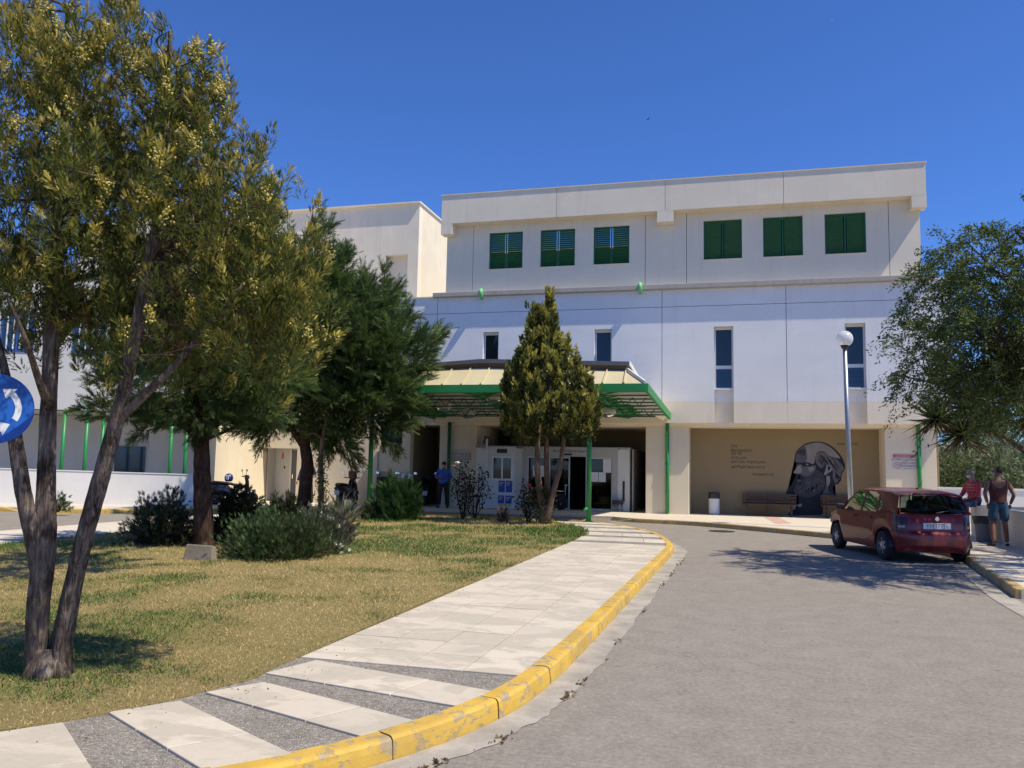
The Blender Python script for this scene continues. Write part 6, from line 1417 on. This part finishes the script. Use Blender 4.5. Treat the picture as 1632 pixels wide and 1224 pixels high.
yucca('yucca cut by the right edge of the picture behind the man in shorts', PD(1650, 665, 21.0), np.array([7.9, 20.6, .6]), .09, [(0,0,0), (.3,.2,.3)], 61)

# ---------------------------------------------------------------- scrub trees on the hillside
def blob_tree(label, c, rad, h, seed, cols, n=1600, group='scrub trees on the hillside beyond the wall'):
    r = np.random.default_rng(seed); T = thing('scrub_tree', label, 'tree', c, group); m = MB(); c = np.array(c, float); limb(m, [c, c+np.array([.1,0,h*.4])], .12, .07, 7); m.build('trunk', 'bark_red', T, smooth=True)
    ce = c+np.array([0,0,h*.55]); ells = [(ce+r.normal(scale=rad*.38, size=3)*np.array([1,1,.6]), np.array([rad*.62, rad*.62, h*.34])*r.uniform(.7, 1.1)) for k in range(7)]
    P, u, _ = ell_sample(r, ells, n, .55); foliage('crown', T, P, u+r.normal(scale=.7, size=(n, 3)), r.uniform(.10, .22, n), jitter(colmix(np.clip(r.random(n), 0, 1), cols), r), spray(5, .9, .12, False, 3), seed=seed+1)
olive = [(.07,.088,.045), (.15,.175,.09), (.27,.29,.17)]; pine = [(.045,.072,.028), (.10,.135,.05), (.18,.21,.085)]
lab = ['grey green scrub tree nearest the building corner', 'low olive scrub tree right of the seated man', 'bushy scrub tree above the boundary wall between the two men', 'dark pine scrub behind the yucca trunk', 'rounded scrub tree high on the slope by the building', 'pale olive tree higher up the hillside', 'dark scrub tree at the top of the slope', 'scrub tree by the right picture edge', 'upper hillside scrub cut by the right edge', 'distant pale scrub on the crest', 'small scrub bush just over the wall coping']
spots = [(1508,740,40,1.9),(1545,745,42,2.1),(1580,735,44,2.2),(1618,742,40,2.2),(1512,695,58,2.6),(1550,690,60,3.0),(1590,690,62,3.0),(1632,700,55,3.0),(1625,660,75,3.4),(1560,655,80,3.6),(1660,745,38,2.4)]
for k, ((px, py, Y, rad), l) in enumerate(zip(spots, lab)):
    p = PY(px, py, Y); h = max(2.6, (p[2]+rad*.5)*1.0); z0 = max(-.1, (Y-40)*.05); blob_tree(l, (p[0], Y, z0), rad, max(2.4, (p[2]-z0)*1.25), 70+k, olive if k % 3 else pine)

# ---------------------------------------------------------------- shrub bed and small plants on the lawn
def shrub(name, label, px, py, wpx, hpx, n, tmpl, size, cols, seed, up=.8, lean=0, flowers=None, z=.11, cat='shrub', stems='bark_red', dens=.4, group=None, depth_r=None):
    r = np.random.default_rng(seed); g = G(px, py, z); d = float((g-CAM)@_f); s = d/FPX; w, h = wpx*s, hpx*s; dr = depth_r or w*.8
    T = thing(name, label, cat, g, group); m = MB()
    k = 26; tips = []
    for i in range(k):
        a = r.uniform(0, 2*math.pi); q = r.random()**.5; t_ = g+_r*np.array([1,1,0])*(math.cos(a)*q*w*.85)+np.array([_f[0],_f[1],0])*math.sin(a)*q*dr*.85+np.array([lean*w,0,h*r.uniform(.55, .95)*(1-.35*q*q)]); tips.append(t_)
        m.tube(catmull([g+(t_-g)*np.array([.15,.15,0]), (g+t_)/2+r.normal(scale=w*.06, size=3), t_], 3), np.linspace(.012, .004, 7)*max(1, h), 5, False)
    m.build('stems', stems, T)
    u = unit(r.normal(size=(n, 3))); u[:, 2] = np.abs(u[:, 2]); q = r.uniform(dens**3, 1, n)**(1/3)
    wob = 1+.28*np.sin(5*np.arctan2(u[:, 1], u[:, 0])+seed)*(1-u[:, 2])+.16*np.sin(9*u[:, 0]+7*u[:, 2]+seed)+r.normal(scale=.12, size=n)
    P = g+(u[:, 0:1]*q[:, None]*(w*wob)[:, None])*(_r*np.array([1,1,0]))+(u[:, 1:2]*q[:, None]*(dr*wob)[:, None])*np.array([_f[0],_f[1],0])+np.array([0,0,1.])*(u[:, 2]*q*h*wob)[:, None]+np.array([lean*w,0,0])*(u[:, 2:3]*q[:, None])
    D = u*np.array([1,1,.5])+np.array([0,0,up])+r.normal(scale=.35, size=(n, 3))
    foliage('foliage', T, P, D, r.uniform(*size, n), jitter(colmix(r.random(n), cols), r), tmpl, seed=seed+1)
    if flowers:
        nf, fc, fs = flowers; i = r.choice(n, nf); Pf = P[i]+u[i]*.03+np.array([0,0,.03]); idx = np.repeat(np.arange(nf), 9)
        foliage('flowers', T, Pf[idx]+r.normal(scale=fs*.5, size=(len(idx), 3)), r.normal(size=(len(idx), 3))+np.array([0,0,.6]), r.uniform(fs*.5, fs, len(idx)), jitter(np.tile(np.array(fc), (len(idx), 1)), r, .12), leaf(.5, .3), seed=seed+3)
    return T
dk = [(.030,.034,.017), (.068,.074,.034), (.14,.14,.07)]; gr = [(.028,.052,.018), (.065,.11,.036), (.15,.20,.075)]; dry = [(.06,.045,.025), (.13,.10,.055), (.22,.17,.10)]; sil = [(.05,.06,.035), (.10,.115,.065), (.17,.18,.11)]
ND = spray(7, .5, .045, False, 12)
shrub('dark_shrub', 'sprawling dark shrub with upright sprigs left of the nearer trunk', 262, 868, 56, 74, 2600, ND, (.07,.15), dk, 101, .7)
shrub('dark_shrub', 'compact black green shrub right of the nearer trunk', 378, 868, 36, 80, 1300, spray(9, .9, .09, False, 13), (.09,.17), [(.007,.010,.006),(.015,.020,.010),(.03,.036,.016)], 102, .6)
shrub('green_shrub', 'large mounded green shrub in the middle of the bed', 434, 890, 80, 70, 5200, ND, (.055,.115), gr, 103, .9)
shrub('dry_shrub', 'dry brown tangle at the right foot of the green mound', 470, 888, 48, 54, 2400, ND, (.05,.11), dry, 104, .7)
shrub('rounded_shrub', 'dull green rounded shrub before the side door', 448, 848, 30, 50, 1000, spray(7, .9, .12, False, 14), (.10,.17), [(.022,.030,.014),(.05,.06,.026),(.09,.10,.045)], 105, .6)
shrub('flowering_plant', 'leggy plant with white flower heads at the bed edge', 505, 872, 44, 58, 1200, ND, (.08,.15), sil, 106, 1.0, flowers=(46, (.72,.74,.62), .035))
shrub('flowering_plant', 'small low clump of white flowers at the right tip of the bed', 527, 884, 26, 22, 420, ND, (.05,.09), gr, 107, .9, flowers=(30, (.72,.76,.66), .035))
shrub('dry_shrub', 'twiggy purple brown plant behind the white flowers', 540, 866, 26, 44, 620, ND, (.08,.15), [(.07,.05,.045),(.13,.10,.085),(.20,.16,.13)], 108, .9)
shrub('strappy_plant', 'tuft of long grey green leaves near the lawn rear edge', 538, 838, 24, 34, 110, strap(.05, .5, 4), (.35,.60), sil, 109, 1.1, dens=.0)
shrub('green_shrub', 'bright green feathery bush beside the canopy post', 630, 830, 34, 60, 3600, spray(7, .55, .05, False, 15), (.12,.24), [(.020,.050,.012),(.040,.095,.022),(.075,.15,.04)], 110, 1.2)
shrub('dry_shrub', 'small brownish shrub at the foot of the canopy post', 597, 829, 22, 24, 520, ND, (.10,.20), dry, 111, .6)
def rose(label, px, py, h, seed, blooms, wpx=26):
    r = np.random.default_rng(seed); g = G(px, py, .11); d = float((g-CAM)@_f); s = d/FPX; T = thing('rose_bush', label, 'shrub', g, 'rose bushes before the porch'); m = MB(); tips = []
    for k in range(9):
        t_ = g+np.array([r.normal()*wpx*s*.5, r.normal()*wpx*s*.4, h*s*r.uniform(.55, 1)]); tips.append(t_); P_ = catmull([g+r.normal(scale=.03, size=3)*np.array([1,1,0]), (g+t_)/2+r.normal(scale=.08, size=3), t_], 5); m.tube(P_, np.linspace(.016, .006, len(P_)), 5); tips += list(P_[4:])
    m.build('stems', 'bark_red', T); tips = np.array(tips); n = 330; P = tips[r.integers(len(tips), size=n)]+r.normal(scale=.10, size=(n, 3))
    foliage('leaves', T, P, r.normal(size=(n, 3)), r.uniform(.06, .11, n), jitter(colmix(r.random(n), [(.012,.018,.010),(.03,.042,.018),(.06,.045,.022)]), r), leaf(.32), seed=seed+1)
    for (bx, by, c) in blooms:
        plain('bloom_'+c, {'red': (.62,.035,.07), 'white': (.75,.72,.60), 'pink': (.65,.26,.22)}[c], .7)
        q = PD(bx, by, d); bm_ = MB()
        for a in np.linspace(0, 2*math.pi, 9)[:-1]: bm_.obox(q+np.array([math.cos(a)*.035, math.sin(a)*.035, .01*math.sin(3*a)]), (.035*math.cos(a), .035*math.sin(a), .02), (-.028*math.sin(a), .028*math.cos(a), 0), (-.004,0,.006))
        bm_.lathe([(.0,-.03),(.04,-.01),(.045,.03),(.02,.05),(.0,.05)], 8, q).build('bloom', 'bloom_'+c, T)
rose('tall rose bush with a pale bloom beside the man in blue', 739, 828, 92, 121, [(729, 738, 'white'), (724, 743, 'pink')])
rose('rose bush with pale green buds left of the guard booth', 757, 828, 84, 122, [(749, 754, 'white')])
rose('rose bush with one red bloom left of the golden cypress', 842, 834, 66, 123, [(843, 774, 'red')])
shrub('dry_shrub', 'little dry reddish plant on the lawn before the booth', 801, 833, 9, 24, 120, ND, (.08,.16), [(.10,.05,.03),(.24,.12,.08),(.38,.28,.2)], 124, 1.0)
shrub('green_shrub', 'small dark sprig sprouting beside the left trunks', 92, 816, 18, 26, 260, ND, (.10,.18), gr, 125, .6)

# ---------------------------------------------------------------- grass, weeds, pebbles
r = np.random.default_rng(33)
poly = catmull(LAWN+[LAWN[0]], 4)[:-1, :2]
def inside(x, y, poly):
    c = np.zeros(len(x), bool); j = len(poly)-1
    for i in range(len(poly)):
        a, b = poly[i], poly[j]; cond = ((a[1] > y) != (b[1] > y)) & (x < (b[0]-a[0])*(y-a[1])/(b[1]-a[1]+1e-12)+a[0]); c ^= cond; j = i
    return c
def grass_green(x, y):
    g = (fbm(x, y, .55, 5)-.52)*5.0+(fbm(x, y, 2.2, 8)-.5)*3.2+(fbm(x, y, 7, 12)-.5)*1.2
    for (px, py, sx, sy, a) in ((230,1075,1.2,.7,1.1),(420,1015,.8,.6,.25),(640,930,1.2,1.6,.25),(760,890,1.6,2.4,.75),(840,862,1.6,2.6,.7),(620,860,2.2,2.6,.35),(430,930,2.4,2.0,-.55),(330,930,2,1.4,-.4),(20,1010,1,.8,.3),(900,845,1.2,2.0,.4)):
        q = G(px, py, .12); g = g+a*np.exp(-((x-q[0])/sx)**2-((y-q[1])/sy)**2)
    return np.clip(g*.5+.36, 0, 1)
def blades(n, x0, x1, y0, y1, size, seed):
    r = np.random.default_rng(seed); x, y = r.uniform(x0, x1, n), r.uniform(y0, y1, n); k = inside(x, y, poly); x, y = x[k], y[k]
    gg = grass_green(x, y); n = len(x); tuft = fbm(x, y, 9, 3)
    keep = r.random(n) < .45+.9*(tuft-.3)+.2*gg; x, y, gg = x[keep], y[keep], gg[keep]; n = len(x); x, y = x+r.normal(scale=.03, size=n), y+r.normal(scale=.03, size=n)
    D = np.stack([r.normal(size=n)*.75, r.normal(size=n)*.75, np.ones(n)], 1)
    t = np.clip(gg+r.normal(scale=.16, size=n), 0, 1)
    col = colmix(t, [(.64,.475,.215), (.52,.395,.165), (.37,.315,.115), (.185,.23,.058), (.080,.160,.034)])
    return np.stack([x, y, np.full(n, .115)], 1), D, r.uniform(size[0], size[1], n)*(.75+.5*gg), jitter(col, r, .3)
A = [blades(90000, -9.5, -3.2, 2.6, 7.5, (.017, .040), 1), blades(68000, -12.8, -3.2, 7.5, 12.5, (.025, .054), 2), blades(42000, -12.8, -3.2, 12.5, 18.5, (.032, .062), 3), blades(34000, -12.8, -3.2, 18.5, 25.3, (.05, .095), 4)]
bl = (np.array([(-.085,0,0),(.085,0,0),(.03,.16,.62),(-.06,.42,1.0)], float), np.array([(0,1,2),(0,2,3)], int))
foliage('grass', None, *[np.concatenate([a[i] for a in A]) for i in range(4)], bl, 'grass_blade', 'stuff', 40)
bpy.data.objects['grass']['label'] = 'short patchy dry and green grass covering the island lawn'; bpy.data.objects['grass']['category'] = 'grass'
# dry weeds and litter along the gutter edge
gw = gp[5:-25]; gnn = gn[5:-25]; ww = wid[5:-25]; P, D, S, COL = [], [], [], []
clus = fbm(np.arange(len(gw))*.35, np.zeros(len(gw)), 1.0, 9)
for k in range(700):
    i = r.integers(len(gw)-1)
    if clus[i] < .64+r.normal(scale=.05): continue
    q = gw[i]+(gw[i+1]-gw[i])*r.random(); off = -(ww[i]+r.normal(scale=.018)); P.append((q[0]+gnn[i][0]*off, q[1]+gnn[i][1]*off, .006)); D.append((r.normal(), r.normal(), .7)); S.append(r.uniform(.012, .04)); COL.append([(.20,.11,.055),(.28,.19,.10),(.10,.10,.03),(.13,.07,.04)][r.integers(4)])
foliage('dry_weeds', None, P, D, S, jitter(np.array(COL), r, .3), spray(5, 1.0, .16, False, 4), 'grass_blade', 'stuff', 41); bpy.data.objects['dry_weeds']['label'] = 'dry weeds and leaf litter along the gutter edge'; bpy.data.objects['dry_weeds']['category'] = 'weeds'
# small stones in the aggregate strips and grit on the road
st = (np.array([(1,0,0),(-.5,.87,0),(-.5,-.87,0),(0,0,.75),(.3,.2,.65)], float), np.array([(0,1,4),(1,3,4),(1,2,3),(2,0,3),(0,4,3)], int))
n = 9000; x, y = r.uniform(-4.1, -1.5, n), r.uniform(3.6, 6.3, n); pp = np.array(PAVE + [tuple(p) for p in inner[i0:i1][::-1]]); k = inside(x, y, pp); x, y = x[k], y[k]; n = len(x)
foliage('aggregate_stones', None, np.stack([x, y, np.full(n, .1095)], 1), np.tile([0,0,1.], (n, 1))+r.normal(scale=.15, size=(n, 3)), r.uniform(.003, .0075, n), jitter(colmix(r.random(n), [(.12,.105,.09),(.24,.215,.185),(.45,.41,.36)]), r, .2), st, 'grass_blade', 'stuff', 42); bpy.data.objects['aggregate_stones']['label'] = 'small stones in the dark aggregate strips of the pavement'; bpy.data.objects['aggregate_stones']['category'] = 'stones'
n = 1500; x, y = r.uniform(-1.2, 4.5, n), 3.2+r.random(n)**1.6*15
foliage('road_grit', None, np.stack([x, y, np.full(n, .001)], 1), np.tile([0,0,1.], (n, 1))+r.normal(scale=.2, size=(n, 3)), r.uniform(.002, .006, n), jitter(colmix(r.random(n), [(.05,.045,.04),(.14,.12,.10),(.35,.32,.29),(.6,.58,.55)]), r, .2), st, 'grass_blade', 'stuff', 43); bpy.data.objects['road_grit']['label'] = 'loose grit scattered over the asphalt road'; bpy.data.objects['road_grit']['category'] = 'grit'

# fallen leaves where the lawn meets the slabs
n = 150; ed = catmull(LAWN[3:17], 12)[:, :2]; i = (r.random(n)*(len(ed)-1)).astype(int); en = normals2(ed); off = np.abs(r.normal(scale=.22, size=n)); P = ed[i]-en[i]*off[:, None]+r.normal(scale=.05, size=(n, 2))
foliage('leaf_litter', None, np.stack([P[:, 0], P[:, 1], np.full(n, .128)], 1), r.normal(size=(n, 3))*np.array([1,1,.12]), r.uniform(.008, .022, n), jitter(colmix(r.random(n), [(.10,.065,.03),(.24,.16,.07),(.16,.17,.05)]), r, .3), leaf(.3, .2), 'grass_blade', 'stuff', 46); bpy.data.objects['leaf_litter']['label'] = 'scattered dry leaf litter on the slabs along the lawn edge'; bpy.data.objects['leaf_litter']['category'] = 'leaves'
